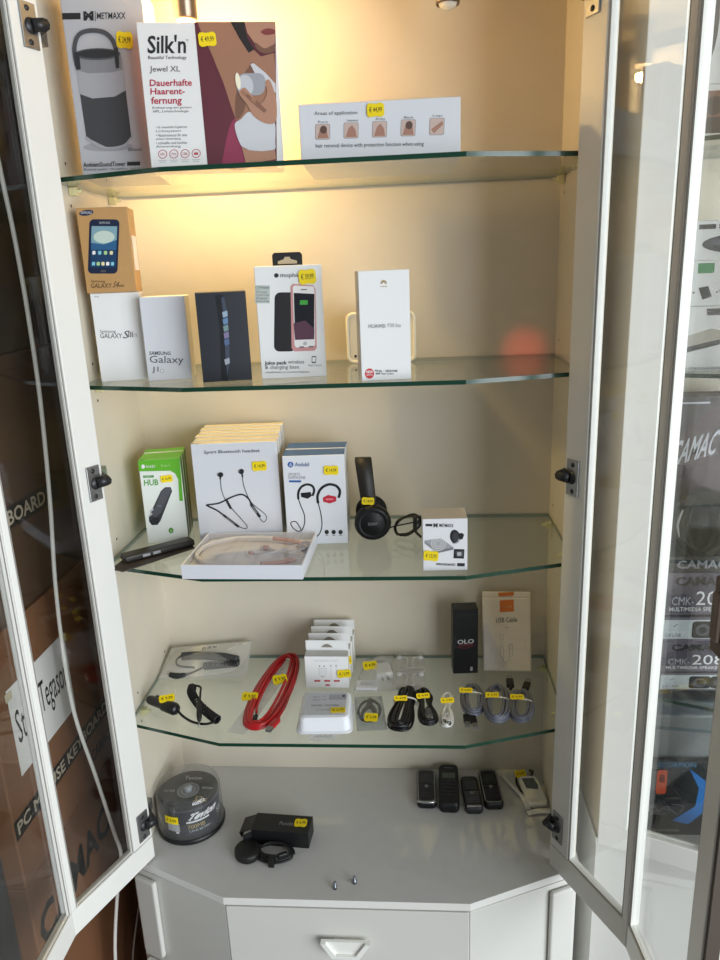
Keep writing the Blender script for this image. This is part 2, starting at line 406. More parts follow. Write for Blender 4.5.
# glass shelves: each can be lifted off its pins
SHL = ('topmost glass shelf, carrying the speaker and hair remover boxes', 'second glass shelf from the top, carrying the smartphone boxes',
       'third glass shelf from the top, carrying headphones and headset boxes', 'lowest glass shelf, carrying coiled cables and chargers')
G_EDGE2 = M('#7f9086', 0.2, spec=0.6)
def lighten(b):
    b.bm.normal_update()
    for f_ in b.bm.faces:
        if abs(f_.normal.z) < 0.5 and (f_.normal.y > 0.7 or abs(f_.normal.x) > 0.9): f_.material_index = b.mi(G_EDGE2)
for z, lb in zip(ZS, SHL):
    b = MB(); h = HW-0.002
    b.prism([(-h, -0.002), (-h, -0.2247), (-0.1927, -0.2767), (0.1927, -0.2767), (h, -0.2247), (h, -0.002)], -0.003, 0.003, G_SHELF, None, G_EDGE)
    lighten(b); tag(b.build('glass_shelf', None, (0, 0, z)), lb, 'shelf', 'glass shelves in the display cabinet')

# spot lamps hanging under the cabinet top (only the left one is switched on)
for (x, y, zl, lb, on) in ((-0.181, -0.13, 1.302, 'left metal spot lamp glowing above the speaker box', True), (0.178, -0.13, 1.302, 'unlit metal spot lamp at the top right of the cabinet', False)):
    t = thing('spot_lamp', lb, 'lamp', (x, y, zl), 0, 'spot lamps inside the display cabinet')
    b = MB(); b.lathe([(0.0135, 0.004), (0.0155, 0.0), (0.0165, 0.004), (0.0165, 0.066), (0.02, 0.067), (0.02, 0.0685), (0.0001, 0.0685)], M('#8d8070', 0.3, metal=0.85), 28); b.build('lamp_housing', t)
    b = MB(); b.lathe([(0.0001, -0.006), (0.006, -0.0052), (0.011, -0.0025), (0.0134, 0.0035)], M('#ffe2a8', 0.3, emit=LAMP_GLOW) if on else M('#e8e4da', 0.25), 24); b.build('lamp_lens', t)
    if on:
        for kind, en in (('POINT', LAMP_W*0.55), ('SPOT', LAMP_W*1.3)):
            l = bpy.data.lights.new('lamp_light', kind); l.energy = en; l.color = LAMP_COL; l.shadow_soft_size = 0.010
            if kind == 'SPOT': l.spot_size = R(140); l.spot_blend = 1.0
            lo = bpy.data.objects.new('lamp_light', l); COL.objects.link(lo); lo.parent = t; lo.location = (0, 0, -0.019)
# ---------------------------------------------------------------- cartons
def carton(name, label, cat, pos, w, h, d, yaw, front, group=None, side=None, top=None, prints=None, px=None, parts=None, back=None, bev=0.0007, lean=0.0):
    """pos = middle of the front lower edge; box extends to +y; px = (tl, tr, bl) pixel frame used for the prints"""
    multi = parts is not None
    b = MB()
    side = side or front; top = top or front; back = back or side
    f = {'x': side, 'y': front, 'z': top}
    bm = bmesh.new(); bmesh.ops.create_cube(bm, size=1)
    for v in bm.verts: v.co = Vector((v.co.x*w, (v.co.y+0.5)*d, (v.co.z+0.5)*h))
    bmesh.ops.bevel(bm, geom=bm.edges[:], offset=bev, segments=1, affect='EDGES')
    bm.normal_update(); mp = {v: b.bm.verts.new(v.co) for v in bm.verts}
    for q in bm.faces:
        n = q.normal; g = b.bm.faces.new([mp[v] for v in q.verts])
        m = front if n.y < -0.6 else back if n.y > 0.6 else top if abs(n.z) > 0.6 else side
        g.material_index = b.mi(m)
    bm.free()
    if prints:
        p = PR(b, w, h, *(px or ((0, 0), (100, 0), (0, 100))))
        prints(p, b)
    rot = (R(lean), 0, R(yaw))
    if multi:
        root = thing(name, label, cat, pos, 0, group, rot)
        b.build('carton', root); parts(root); return root
    return tag(b.build(name, None, pos, rot), label, cat, group)
def uvpt(px, w, h, p):
    pr = PR(MB(), w, h, *px); u, v = pr.uv(p); return (u-w/2, 0, v)
def stick(px, w, h, c, sw, sh, txt, rot=0):
    return lambda root: sticker(root, uvpt(px, w, h, c), sw, sh, txt, rot)
SZ = [z+0.003 for z in ZS]
K = M('#222226', 0.5); GREY = M('#8b8b90', 0.5); LG = M('#b9bac0', 0.5); DG = M('#4a4b50', 0.5)
WB = M('#e6e6e6', 0.4); WBS = M('#d8d5cf', 0.45)

# -- shelf one
px = ((50, -70), (300, -70), (115, 500)); W_, H_ = 0.104, 0.238
def pr_amb(p, b):
    SIL = M('#85868c', 0.4); SIL2 = M('#a3a4aa', 0.4); MESH = M('#3d3e42', 0.7); KK = M('#2b2c30', 0.5)
    p.rect(62, 20, 118, 38, K); p.text('M', 127, 16, 158, 42, K, bold=0.06); p.rect(162, 16, 164, 44, K)
    p.text('METMAXX', 168, 20, 256, 38, K, bold=0.01)
    p.ell(196, 405, 80, 14, M('#9a9aa0', 0.5), 1)
    p.poly([(100, 165), (245, 160), (272, 380), (250, 402), (200, 410), (128, 376)], MESH, 2)
    p.poly([(99, 150), (246, 145), (256, 240), (220, 258), (150, 262), (110, 248)], SIL2, 3)
    p.poly([(97, 135), (240, 135), (246, 180), (215, 188), (140, 190), (103, 180)], SIL, 4)
    p.ell(168, 136, 72, 17, M('#55565a', 0.5), 5); p.ell(168, 135, 60, 13, KK, 6)
    p.stroke([(105, 170), (98, 120), (112, 82), (150, 70), (195, 78), (222, 110), (230, 165)], 13, DG, 7)
    p.poly([(96, 130), (112, 130), (116, 178), (102, 180)], KK, 8); p.poly([(219, 120), (233, 120), (236, 176), (226, 178)], KK, 8)
    p.stroke([(128, 376), (165, 402), (205, 410), (250, 402), (272, 380)], 7, SIL2, 8)
    p.text('Bluetooth', 272, 410, 305, 420, K); p.ring(265, 415, 4, 2, K)
    p.text('AmbientSoundTower', 116, 450, 252, 465, K, bold=0.02); p.rect(257, 452, 300, 464, K)
    p.text('Bluetooth speaker · two speakers · hand strap', 118, 468, 310, 478, DG)
carton('speaker_carton', 'tall grey carton showing a round portable speaker with a carrying handle', 'box', (-0.2725, -0.196, SZ[0]), W_, H_, 0.10, 9, M('#b4b5bb', 0.35), prints=pr_amb, px=px, side=M('#b9b9bf', 0.4),
       parts=stick(px, W_, H_, (253, 98), 0.021, 0.020, '€ 24,99', -4))
px = ((276, 66), (662, 66), (320, 478)); W_, H_ = 0.173, 0.172
def pr_silk(p, b):
    MAG = M('#5d2230', 0.5); MAG2 = M('#8d3150', 0.5); SK = M('#9d7058', 0.5); SK2 = M('#ad8069', 0.5); RD = M('#b02c44', 0.5); SKD = M('#835a48', 0.5)
    WHT = M('#c9cad0', 0.5); HAIR = M('#1c1514', 0.5); SH = M('#74503f', 0.5)
    p.poly([(436, 66), (662, 66), (684, 478), (482, 478)], MAG, 1)
    p.blob([(548, 340), (590, 320), (610, 400), (606, 474), (530, 474), (528, 420)], MAG2, 2)
    p.poly([(445, 66), (552, 66), (590, 130), (625, 160), (662, 150), (668, 200), (676, 320), (600, 330), (560, 338), (545, 300), (520, 230), (480, 140), (458, 100)], SK, 3)
    p.blob([(560, 335), (556, 280), (566, 230), (590, 190), (604, 176), (612, 200), (592, 250), (582, 310)], SH, 4)
    p.poly([(536, 66), (580, 66), (575, 80), (585, 110), (606, 140), (590, 150), (562, 110)], HAIR, 4)
    p.poly([(575, 66), (662, 66), (663, 124), (650, 138), (628, 138), (604, 122), (584, 96)], SK2, 5)
    p.blob([(622, 92), (640, 84), (660, 88), (661, 98), (640, 102), (628, 99)], M('#7d3434', 0.5), 6)
    p.blob([(608, 122), (634, 138), (661, 128), (662, 146), (634, 152), (610, 138)], SH, 6)
    p.poly([(596, 182), (604, 178), (640, 206), (669, 236), (672, 262), (640, 240), (612, 212)], WHT, 6)
    p.blob([(556, 352), (574, 334), (596, 314), (620, 330), (650, 340), (672, 346), (676, 400), (674, 424), (640, 428), (600, 424), (575, 408)], WHT, 6)
    p.poly([(578, 412), (600, 424), (640, 428), (676, 424), (680, 452), (640, 458), (592, 462)], SK2, 6)
    p.rrect(560, 206, 640, 268, 22, M('#9fa0a8', 0.3), 7); p.ell(584, 240, 22, 30, M('#c3c4cb', 0.3), 8, rot=-15); p.ell(562, 228, 7, 24, M('#f1ead2', 0.3), 9, rot=-10)
    p.blob([(566, 262), (580, 246), (598, 262), (628, 292), (646, 262), (640, 232), (652, 226), (668, 262), (676, 300), (674, 344), (646, 348), (610, 326), (590, 294)], SK2, 9)
    for k in range(4): p.stroke([(573+k*14, 256+k*10), (592+k*13, 272+k*10), (612+k*11, 290+k*8)], 9, SKD if k % 2 else SK, 10+k)
    p.text("Silk'n", 308, 100, 414, 150, K, bold=0.02); p.text('TM', 414, 112, 420, 118, K)
    p.text('Beautiful Technology', 310, 156, 416, 168, K, bold=0.005)
    p.text('Jewel XL', 314, 184, 398, 204, DG, bold=0.005)
    p.text('Dauerhafte', 314, 220, 432, 239, RD, bold=0.02); p.text('Haarent-', 316, 244, 412, 262, RD, bold=0.02); p.text('fernung', 318, 268, 404, 294, RD, bold=0.02)
    p.text('Enthaarung am ganzen', 322, 295, 432, 303, DG); p.text('HPL, Lichttechnologie', 324, 305, 424, 314, DG)
    for k, t in enumerate(('• für dauerhafte Ergebnisse', '  Lichtsystem', '• Hauttonsensor für eine', '  sichere Anwendung', '• schnelle und leichte', '  Anwendung')):
        p.text(t, 332, 350+k*11, 420-(k % 2)*18, 358+k*11, DG)
    for k, t in enumerate(('HPL', 'App', '150k', 'i')):
        cx = 351+k*32; p.ring(cx, 430, 12, 2.0, RD); p.text(t, cx-7, 426, cx+7, 434, RD); p.rect(cx-12, 447, cx+12, 449, LG); p.rect(cx-9, 452, cx+9, 454, LG)
carton('hair_remover_carton', 'white and wine red carton showing an underarm hair removal device', 'box', (-0.1285, -0.228, SZ[0]), W_, H_, 0.043, 11, WB, prints=pr_silk, px=px, side=M('#6b2a36', 0.5), top=WB,
       parts=stick(px, W_, H_, (473, 113), 0.022, 0.016, '€ 49,99', 3))
px = ((40, 232), (406, 222), (47, 368)); W_, H_ = 0.207, 0.072
def pr_area(p, b):
    p.text('Areas of application', 77, 248, 175, 259, DG)
    p.text('hair removal device with protection function when using', 80, 320, 328, 332, DG)
    for k, t in enumerate(('Face', 'Underarms', 'Arms', 'Back', 'Legs')):
        x = 80+k*65; y0 = 277-k*2; y1 = 310-k*1.2
        p.text(t, x+6, y0-8, x+(28 if k != 1 else 32), y0-3, DG)
        p.rrect(x-1, y0-1, x+33, y1+1, 4, GREY, 1); p.rrect(x, y0, x+32, y1, 4, M('#c9b3aa', 0.5), 2)
        SK = M('#a97c6c', 0.5)
        p.poly(((x+4, y1-2), (x+10, y0+12), (x+18, y0+5), (x+26, y0+16), (x+29, y1-2)) if k != 4 else ((x+3, y1-12), (x+28, y0+6), (x+30, y0+14), (x+10, y1-3)), SK, 3)
        if k in (0, 3): p.ell(x+18, y0+12, 8, 9, M('#5f4640', 0.5), 4)
carton('flat_carton', 'long low white carton lying on its side with five small body pictures', 'box', (0.0855, -0.226, SZ[0]), W_, H_, 0.16, 1.5, M('#dcdee4', 0.4), prints=pr_area, px=px,
       parts=stick(px, W_, H_, (216, 248), 0.022, 0.016, '€ 44,99', 0))

# -- shelf two
px = ((108, 372), (292, 365), (150, 690)); W_, H_ = 0.0695, 0.128
def pr_s3(p, b):
    p.text('Samsung', 144, 500, 204, 513, DG, slope=0.02); p.text('GALAXY', 146, 512, 228, 530, DG, slope=0.02); p.text('S', 230, 504, 250, 532, DG, shear=0.3); p.text('III', 252, 508, 268, 528, DG, bold=0.01); p.text('LTE', 269, 516, 286, 526, GREY)
    p.rect(124, 381, 142, 385, LG)
carton('phone_carton', 'white smartphone carton under the tan one, at the left end of its shelf', 'box', (-0.308, -0.184, SZ[1]), W_, H_, 0.052, 14, WB, prints=pr_s3, px=px, side=WBS)
px = ((50, 60), (240, 53), (103, 362)); W_, H_ = 0.0695, 0.116
def pr_s4(p, b):
    NAVY = M('#1c2a4a', 0.4); SCR = M('#2e5f8a', 0.3); SCR2 = M('#7fa3b0', 0.3)
    p.ell(90, 76, 27, 10, NAVY, 1, rot=-8); p.text('SAMSUNG', 70, 71, 110, 80, M('#d8d8dc', 0.5))
    p.rrect(103, 98, 216, 290, 16, M('#16233f', 0.35), 1); p.rect(112, 122, 208, 268, SCR, 2)
    p.poly([(112, 122), (208, 122), (208, 170), (160, 186), (112, 180)], SCR2, 3); p.ell(160, 160, 40, 22, M('#c3d3c8', 0.3), 4)
    p.rect(112, 205, 208, 268, M('#1d3d63', 0.3), 3); p.text('SAMSUNG', 140, 106, 180, 114, LG)
    for r in (0, 1):
        for k in range(4 if r == 0 else 5): p.rrect(118+k*(22 if r == 0 else 18), 209+r*39, 130+k*(22 if r == 0 else 18), 222+r*39, 3, (WB, M('#7fc3d8', 0.4), M('#a8d08d', 0.4), M('#e8d8a8', 0.4))[(k+r) % 4], 5)
    p.rrect(152, 277, 172, 285, 3, DG, 3)
    BRN = M('#3d2c1a', 0.6)
    p.text('Samsung', 116, 312, 170, 324, BRN, slope=0.01); p.text('GALAXY', 116, 325, 196, 342, BRN); p.text('S4', 200, 318, 220, 340, BRN, shear=0.3); p.text('mini', 222, 328, 244, 338, BRN)
TAN = M('#b98f5a', 0.55, noise=0.05, scale=80)
def pt_s4(root):
    b = MB(); b.box(0.0347+0.0002, 0.0347+0.0008, 0.010, 0.044, 0.030, 0.078, M('#e2dccf', 0.5)); o = b.build('side_label', root); o['label'] = 'white label on the side'
carton('phone_carton', 'tan smartphone carton standing on top of a white one', 'box', (-0.3095, -0.190, SZ[1]+H_*0+0.1283), W_, H_, 0.052, 11, TAN, prints=pr_s4, px=px, parts=pt_s4)
px = ((297, 385), (463, 375), (330, 685)); W_, H_ = 0.064, 0.1205
def pr_j1(p, b):
    p.text('SAMSUNG', 334, 576, 414, 589, DG, bold=0.02); p.text('Galaxy', 335, 592, 462, 626, DG); p.text('J1', 344, 632, 368, 656, DG); p.rect(374, 640, 388, 654, LG); p.rect(377, 643, 385, 651, WB, 2)
carton('phone_carton', 'pale grey-white smartphone carton with large model name at its lower edge', 'box', (-0.2365, -0.192, SZ[1]), W_, H_, 0.055, 10, M('#d5d6dc', 0.4), prints=pr_j1, px=px, side=M('#cfcac0', 0.45), top=M('#e8e2d4', 0.45))
px = ((485, 370), (663, 365), (517, 692)); W_, H_ = 0.0695, 0.1245
def pr_ip(p, b):
    p.poly([(556, 380), (584, 378), (600, 440), (612, 600), (606, 690), (582, 688), (575, 500)], M('#0a0d14', 0.3), 1)
    p.poly([(578, 390), (588, 386), (602, 450), (612, 610), (604, 676), (596, 600), (590, 470)], M('#3b4456', 0.3), 2)
    for k, (y, c) in enumerate(((440, '#8fa3b8'), (465, '#5d7fa6'), (490, '#6f8a8c'), (515, '#7b6f96'), (540, '#4a5f88'), (610, '#9aa0ab'))): p.poly([(582+k*2, y), (600+k*2, y-6), (602+k*2, y+14), (586+k*2, y+20)], M(c, 0.4), 3)
carton('phone_carton', 'black smartphone carton with a dark phone seen from its edge', 'box', (-0.1425, -0.222, SZ[1]), W_, H_, 0.048, 14, M('#1b2029', 0.35), prints=pr_ip, px=px)
px = ((53, 130), (287, 122), (85, 533)); W_, H_ = 0.0935, 0.156
def pr_mo(p, b):
    p.ell(132, 161, 8, 8, K); p.text('mophie', 146, 152, 214, 172, DG, bold=0.01)
    p.rect(58, 195, 110, 258, M('#b7bfba', 0.5)); p.text('CF', 60, 198, 76, 208, M('#2e7a45', 0.5)); p.text('Protection', 78, 198, 108, 207, DG)
    for k in range(4): p.text('wireless charge' if k % 2 else '27 hours', 62, 214+k*11, 100+(k % 2)*8, 222+k*11, DG, bold=0.01 if k == 2 else 0)
    p.rrect(127, 220, 205, 432, 20, M('#17171a', 0.4), 1)
    PK = M('#c98f90', 0.35)
    p.poly([(182, 200), (190, 190), (262, 196), (270, 210), (280, 420), (272, 430), (200, 432), (190, 420)], PK, 2)
    p.poly([(190, 202), (196, 196), (262, 200), (266, 212), (274, 408), (268, 416), (206, 418), (200, 408)], M('#ece9e8', 0.3), 3)
    p.poly([(194, 222), (266, 226), (270, 388), (202, 390)], M('#1a1c24', 0.25), 4)
    p.poly([(196, 330), (236, 320), (270, 350), (270, 388), (202, 390)], M('#5b3a4c', 0.3), 5)
    p.rrect(216, 248, 244, 264, 3, M('#3ea33c', 0.4), 6); p.ell(238, 403, 7, 7, LG, 5); p.rect(218, 209, 240, 212, DG, 5)
    p.rect(218, 414, 234, 418, DG, 6); p.rect(252, 413, 268, 417, DG, 6)
    p.text('juice pack', 95, 466, 174, 484, K, bold=0.025); p.text('wireless', 178, 463, 236, 477, DG); p.text('& charging base', 96, 482, 218, 500, DG)
    p.rrect(263, 450, 279, 476, 3, DG, 1); p.rect(265, 454, 277, 471, WB, 2); p.text('iPhone 7 / iPhone 8', 252, 480, 298, 488, GREY); p.text('compatible battery case and wireless charging base', 98, 504, 256, 513, DG)
def pt_mo(root):
    b = MB(); w = 0.0418; h = 0.0175
    b.prism([(-w/2, 0), (w/2, 0), (w/2, h), (-w/2, h)][:2]+[(w/2, h-0.003), (w/2-0.003, h), (-w/2+0.003, h), (-w/2, h-0.003)], -0.0008, 0.0008, M('#141416', 0.4), Matrix.Translation((0.000, 0.012, 0.156)) @ Matrix.Rotation(R(90), 4, 'X'))
    p = PR(b, w, h, (0, 0), (100, 0), (0, 100), lambda u, v, l: Vector((u-w/2, 0.0110-0.0002*l, 0.156+v)))
    p.poly([(18, 88), (18, 66), (38, 52), (42, 34), (58, 34), (62, 52), (82, 66), (82, 88)], M('#b8a88c', 0.6), 1)
    o = b.build('hang_tab', root); o['label'] = 'black hang tab'
    sticker(root, uvpt(((53, 130), (287, 122), (85, 533)), 0.0935, 0.156, (240, 166)), 0.024, 0.020, '€ 39,99', 3)
carton('battery_case_carton', 'white phone battery case carton with a black hang tab on top', 'box', (-0.0485, -0.206, SZ[1]), W_, H_, 0.042, 8, WB, prints=pr_mo, px=px, parts=pt_mo)
px = ((428, 150), (620, 142), (443, 543)); W_, H_ = 0.068, 0.1445
def pr_hu(p, b):
    GO = M('#a98f62', 0.4)
    for k in range(7):
        a = R(-180+k*30); p.ell(525+8*math.cos(a), 191+7*math.sin(a), 4.5, 2.6, GO, 1, rot=math.degrees(a))
    p.text('HUAWEI', 513, 200, 538, 205, GO)
    p.text('HUAWEI', 469, 335, 532, 349, DG); p.text('P30 lite', 542, 332, 592, 346, GREY)
    p.ell(473, 514, 18, 19, M('#c4282d', 0.5), 1); p.text('NEW', 460, 503, 486, 513, WB, bold=0.03); p.text('EDITION', 462, 516, 485, 522, WB)
    p.text('P30 lite – 128GB RAM', 494, 500, 580, 509, K, bold=0.01); p.text('48MP Triple Camera', 496, 511, 566, 520, K, bold=0.01)
carton('phone_carton', 'slim white smartphone carton with a small red disc, rightmost on its shelf', 'box', (0.0865, -0.258, SZ[1]), W_, H_, 0.052, 9, WB, prints=pr_hu, px=px, side=M('#c8c4c0', 0.45))
# white rounded blister case leaning on the back wall
b = MB()
def rr(w, h, r, n=6):
    pts = []
    for cx, cy, a0 in ((w/2-r, h/2-r, 0), (-w/2+r, h/2-r, 90), (-w/2+r, -h/2+r, 180), (w/2-r, -h/2+r, 270)):
        for k in range(n+1): a = R(a0+90*k/n); pts.append((cx+r*math.cos(a), cy+r*math.sin(a)))
    return pts
t = thing('accessory_case', 'cream rounded square case standing behind the slim white smartphone carton', 'case', (0.072, -0.045, SZ[1]), 0)
T = Matrix.Translation((0, 0.0, 0.0405)) @ Matrix.Rotation(R(90), 4, 'X')
b.prism(rr(0.112, 0.080, 0.010), -0.012, 0.006, M('#e9dfc6', 0.45), T, None, 0); b.build('case_body', t)
b = MB(); b.tube([(x, y, 0.006) for x, y in rr(0.108, 0.076, 0.009)], 0.0028, M('#f3ead2', 0.35), 8, True, T=T); b.build('rim', t)
b = MB(); b.prism(rr(0.05, 0.068, 0.004), 0.0062, 0.0072, M('#dcd2bc', 0.5), T @ Matrix.Translation((-0.026, 0, 0))); p = PR(b, 0.112, 0.08, (0, 0), (100, 0), (0, 100), lambda u, v, l: Vector((u-0.056, -0.0075-0.0002*l, v)))
p.ell(12, 86, 2, 3, K); b.build('insert_card', t)
# -- shelf three
px = ((105, 185), (288, 180), (140, 508)); W_, H_ = 0.0665, 0.1445
GRN = M('#5fae2a', 0.4); GRND = M('#3f8a2c', 0.4)
def pr_hub(p, b):
    p.poly([(105, 185), (288, 180), (300, 345), (284, 345), (280, 262), (266, 238), (245, 228), (122, 226), (108, 226)], GRN, 1)
    p.ell(127, 208, 8, 8, WB, 2); p.text('Andobil', 139, 202, 178, 214, WB); p.text('5-in-1', 206, 202, 242, 212, M('#b8d89a', 0.5))
    p.rect(126, 242, 172, 251, GRND, 1); p.text('USB-C', 132, 244, 166, 249, WB); p.text('HUB', 129, 258, 192, 281, M('#4f9a35', 0.5), bold=0.02)
    p.poly([(146, 400), (202, 304), (220, 290), (246, 290), (252, 306), (198, 418), (184, 434), (158, 434), (147, 420)], M('#3c3d41', 0.35), 1)
    p.poly([(206, 304), (222, 293), (244, 293), (248, 302), (200, 388), (176, 404), (160, 398)], M('#55565c', 0.35), 2)
    p.poly([(150, 418), (166, 404), (190, 408), (190, 426), (180, 432), (158, 432)], M('#2b2c30', 0.35), 3)
    p.text('HUB', 186, 356, 202, 364, LG)
    p.poly([(146, 394), (160, 384), (163, 391), (149, 401)], LG, 2); p.poly([(150, 378), (166, 368), (169, 375), (153, 385)], LG, 2)
    p.ell(244, 459, 11, 11, GRND, 1); p.text('A', 239, 453, 250, 465, M('#c9e8a8', 0.5))
def hub_side(root):
    b = MB(); b.box(0.03325+0.0002, 0.03325+0.0007, 0.004, 0.020, 0.004, 0.070, M('#6c6f6c', 0.4)); o = b.build('side_panel_print', root); o['label'] = 'grey lower half of the side'
HUBLB = ('front green and white hub carton, with a yellow price sticker', 'middle one of the three green hub cartons', 'rearmost of the three green hub cartons')
for k in range(3):
    def ph(root, k=k):
        hub_side(root)
        if k == 0: sticker(root, uvpt(px, W_, H_, (229, 257)), 0.019, 0.012, '€ 16,99', 3)
    carton('hub_carton', HUBLB[k], 'box', (-0.2925-k*0.0048, -0.126+k*0.0262, SZ[2]), W_, H_-(0.0012 if k == 1 else 0), 0.0250, 12, M('#e4e8e4', 0.4), 'green hub cartons', M('#4e8f2c', 0.4), GRN, prints=pr_hub if k == 0 else None, px=px, parts=ph, back=GRN)
# Bluetooth headset cartons, one behind the other
px = ((312, 122), (628, 120), (349.4, 514)); W_, H_ = 0.137, 0.172
def pr_sp(p, b):
    p.text('Sport Bluetooth headset', 362, 147, 568, 163, DG, bold=0.01)
    BK = M('#26272c', 0.4); CBL = M('#3a3b42', 0.4)
    p.stroke([(423, 250), (428, 300), (450, 350), (500, 410), (524, 440), (520, 452), (495, 444)], 3, CBL, 1)
    p.stroke([(503, 240), (512, 290), (540, 350), (590, 395), (598, 415), (588, 428), (572, 412)], 3, CBL, 1)
    p.ell(424, 240, 10, 10, BK, 2); p.ell(501, 230, 10, 10, BK, 2); p.ell(414, 239, 4, 7, GREY, 2); p.ell(492, 229, 4, 7, GREY, 2)
    p.stroke([(424, 244), (422, 258)], 6, BK, 2, 0); p.stroke([(503, 236), (506, 252)], 6, BK, 2, 0)
    p.stroke([(436, 396), (410, 376), (376, 358), (376, 354), (420, 348), (470, 325), (505, 318), (530, 336), (540, 358)], 6, BK, 2)
    p.stroke([(436, 396), (494, 444)], 9, BK, 3, 0); p.stroke([(444, 333), (464, 372)], 9, BK, 3, 0); p.stroke([(538, 356), (574, 408)], 10, BK, 3, 0)
    p.stroke([(446, 405), (478, 432)], 4, GREY, 4, 0); p.stroke([(544, 366), (562, 392)], 4, GREY, 4, 0)
SPL = ('front white Bluetooth headset carton, printed with a black neckband earphone', 'second white headset carton, right behind the front one', 'third white headset carton from the front of its row',
       'fourth white headset carton from the front of its row', 'fifth white headset carton, second from the back of its row', 'rearmost white headset carton of the row, against the back wall')
for k in range(6):
    jit = (0, 0.0015, -0.001, 0.002, 0.0, 0.003)[k]
    carton('headset_carton', SPL[k], 'box', (-0.1640+jit-k*0.0022, -0.1380+k*0.0212, SZ[2]), W_, H_+k*0.0011, 0.0200, 4, M('#d9dbe2', 0.4), 'white Bluetooth headset cartons', M('#d8d2c6', 0.5), M('#e0d5c2', 0.5), prints=pr_sp if k == 0 else None, px=px,
           parts=(lambda root: sticker(root, uvpt(px, W_, H_, (568, 211)), 0.023, 0.016, '€ 14,99', 2)) if k == 0 else None)
px = ((42, 90), (252, 82), (62, 402)); W_, H_ = 0.0985, 0.1495
BLUE = M('#2f5fa8', 0.4)
def pr_an(p, b):
    p.ell(71, 118, 10, 10, BLUE); p.text('A', 66, 112, 77, 124, WB); p.text('Andobil', 86, 110, 134, 124, M('#2a4f8c', 0.5), bold=0.01)
    p.text('SPORTS', 64, 146, 104, 156, GREY); p.text('EARPHONE', 64, 157, 122, 167, GREY); p.rect(66, 172, 107, 179, BLUE)
    BK = M('#1d1e22', 0.4); RD = M('#c4283a', 0.4)
    p.stroke([(98, 238), (98, 215), (108, 195), (128, 186), (146, 192), (152, 208), (146, 226)], 8, BK, 1); p.stroke([(98, 236), (106, 260), (118, 290), (120, 320), (112, 345), (98, 352), (80, 340), (72, 322), (90, 318), (108, 346)], 3.5, BK, 1)
    p.poly([(106, 216), (140, 212), (144, 226), (130, 236), (108, 230)], BK, 2)
    p.stroke([(166, 252), (164, 225), (176, 200), (200, 186), (226, 190), (240, 208), (236, 232)], 9, BK, 1); p.stroke([(166, 250), (176, 290), (180, 330), (172, 360), (154, 376), (146, 374)], 3.5, BK, 1)
    p.poly([(182, 232), (200, 222), (228, 228), (228, 244), (206, 252), (184, 246)], RD, 2); p.rect(192, 234, 218, 240, M('#e58090', 0.4), 3)
    for k, t in enumerate(('4.2', '15', 'IP')): p.ell(197+k*24, 354, 7.5, 8, K); p.rect(192+k*24, 364, 203+k*24, 367, GREY)
for k, lb in enumerate(('front white and blue sports earphone carton, with a yellow price sticker', 'blue-topped sports earphone carton tucked behind an identical one')):
    carton('earphone_carton', lb, 'box', (-0.0372-k*0.002, -0.142+k*0.0445, SZ[2]), W_, H_+k*0.001, 0.043, 3-k*2, M('#e2e4ea', 0.4), 'white and blue sports earphone cartons', WBS, BLUE, prints=pr_an if k == 0 else None, px=px,
           parts=(lambda root: sticker(root, uvpt(px, W_, H_, (209, 136)), 0.023, 0.015, '€ 14,99', -2)) if k == 0 else None)
px = ((515, 310), (668, 303), (525, 487)); W_, H_ = 0.0645, 0.080
def pr_m2(p, b):
    p.rect(527, 325, 550, 333, K); p.text('M', 554, 322, 568, 336, K, bold=0.04); p.text('METMAXX', 574, 323, 622, 334, K, bold=0.01)
    p.poly([(526, 382), (580, 372), (626, 402), (572, 414)], M('#a2a3a8', 0.4), 1); p.poly([(526, 382), (572, 414), (572, 424), (526, 392)], GREY, 1); p.poly([(572, 414), (626, 402), (626, 410), (572, 424)], M('#77787e', 0.5), 1)
    for k in range(3): p.ring(574, 391, 10+k*7, 2, WB, 2)
    BK = M('#1e1f23', 0.4)
    p.ell(629, 366, 17, 24, BK, 1, rot=-12); p.ell(633, 368, 12, 18, M('#3a3b40', 0.4), 2, rot=-12); p.stroke([(622, 390), (636, 386), (644, 372)], 3, LG, 3)
    p.poly([(638, 355), (652, 352), (660, 358), (656, 372), (646, 376)], BK, 2)
    p.rect(628, 408, 664, 440, BK, 1); p.poly([(632, 416), (660, 412), (662, 432), (640, 436)], DG, 2); p.rect(640, 418, 654, 430, LG, 3)
    p.text('PHONE HOLDER MAGNETIC', 570, 458, 636, 466, K, bold=0.02); p.rect(642, 456, 668, 467, K)
carton('phone_holder_carton', 'small white cube carton picturing a magnetic phone holder', 'box', (0.1645, -0.256, SZ[2]), W_, H_, 0.050, 1, M('#e6e6ea', 0.4), prints=pr_m2, px=px, top=M('#d9cdbf', 0.5),
       parts=stick(px, W_, H_, (550, 433), 0.0215, 0.0155, '€ 12,99', -6), side=WBS)

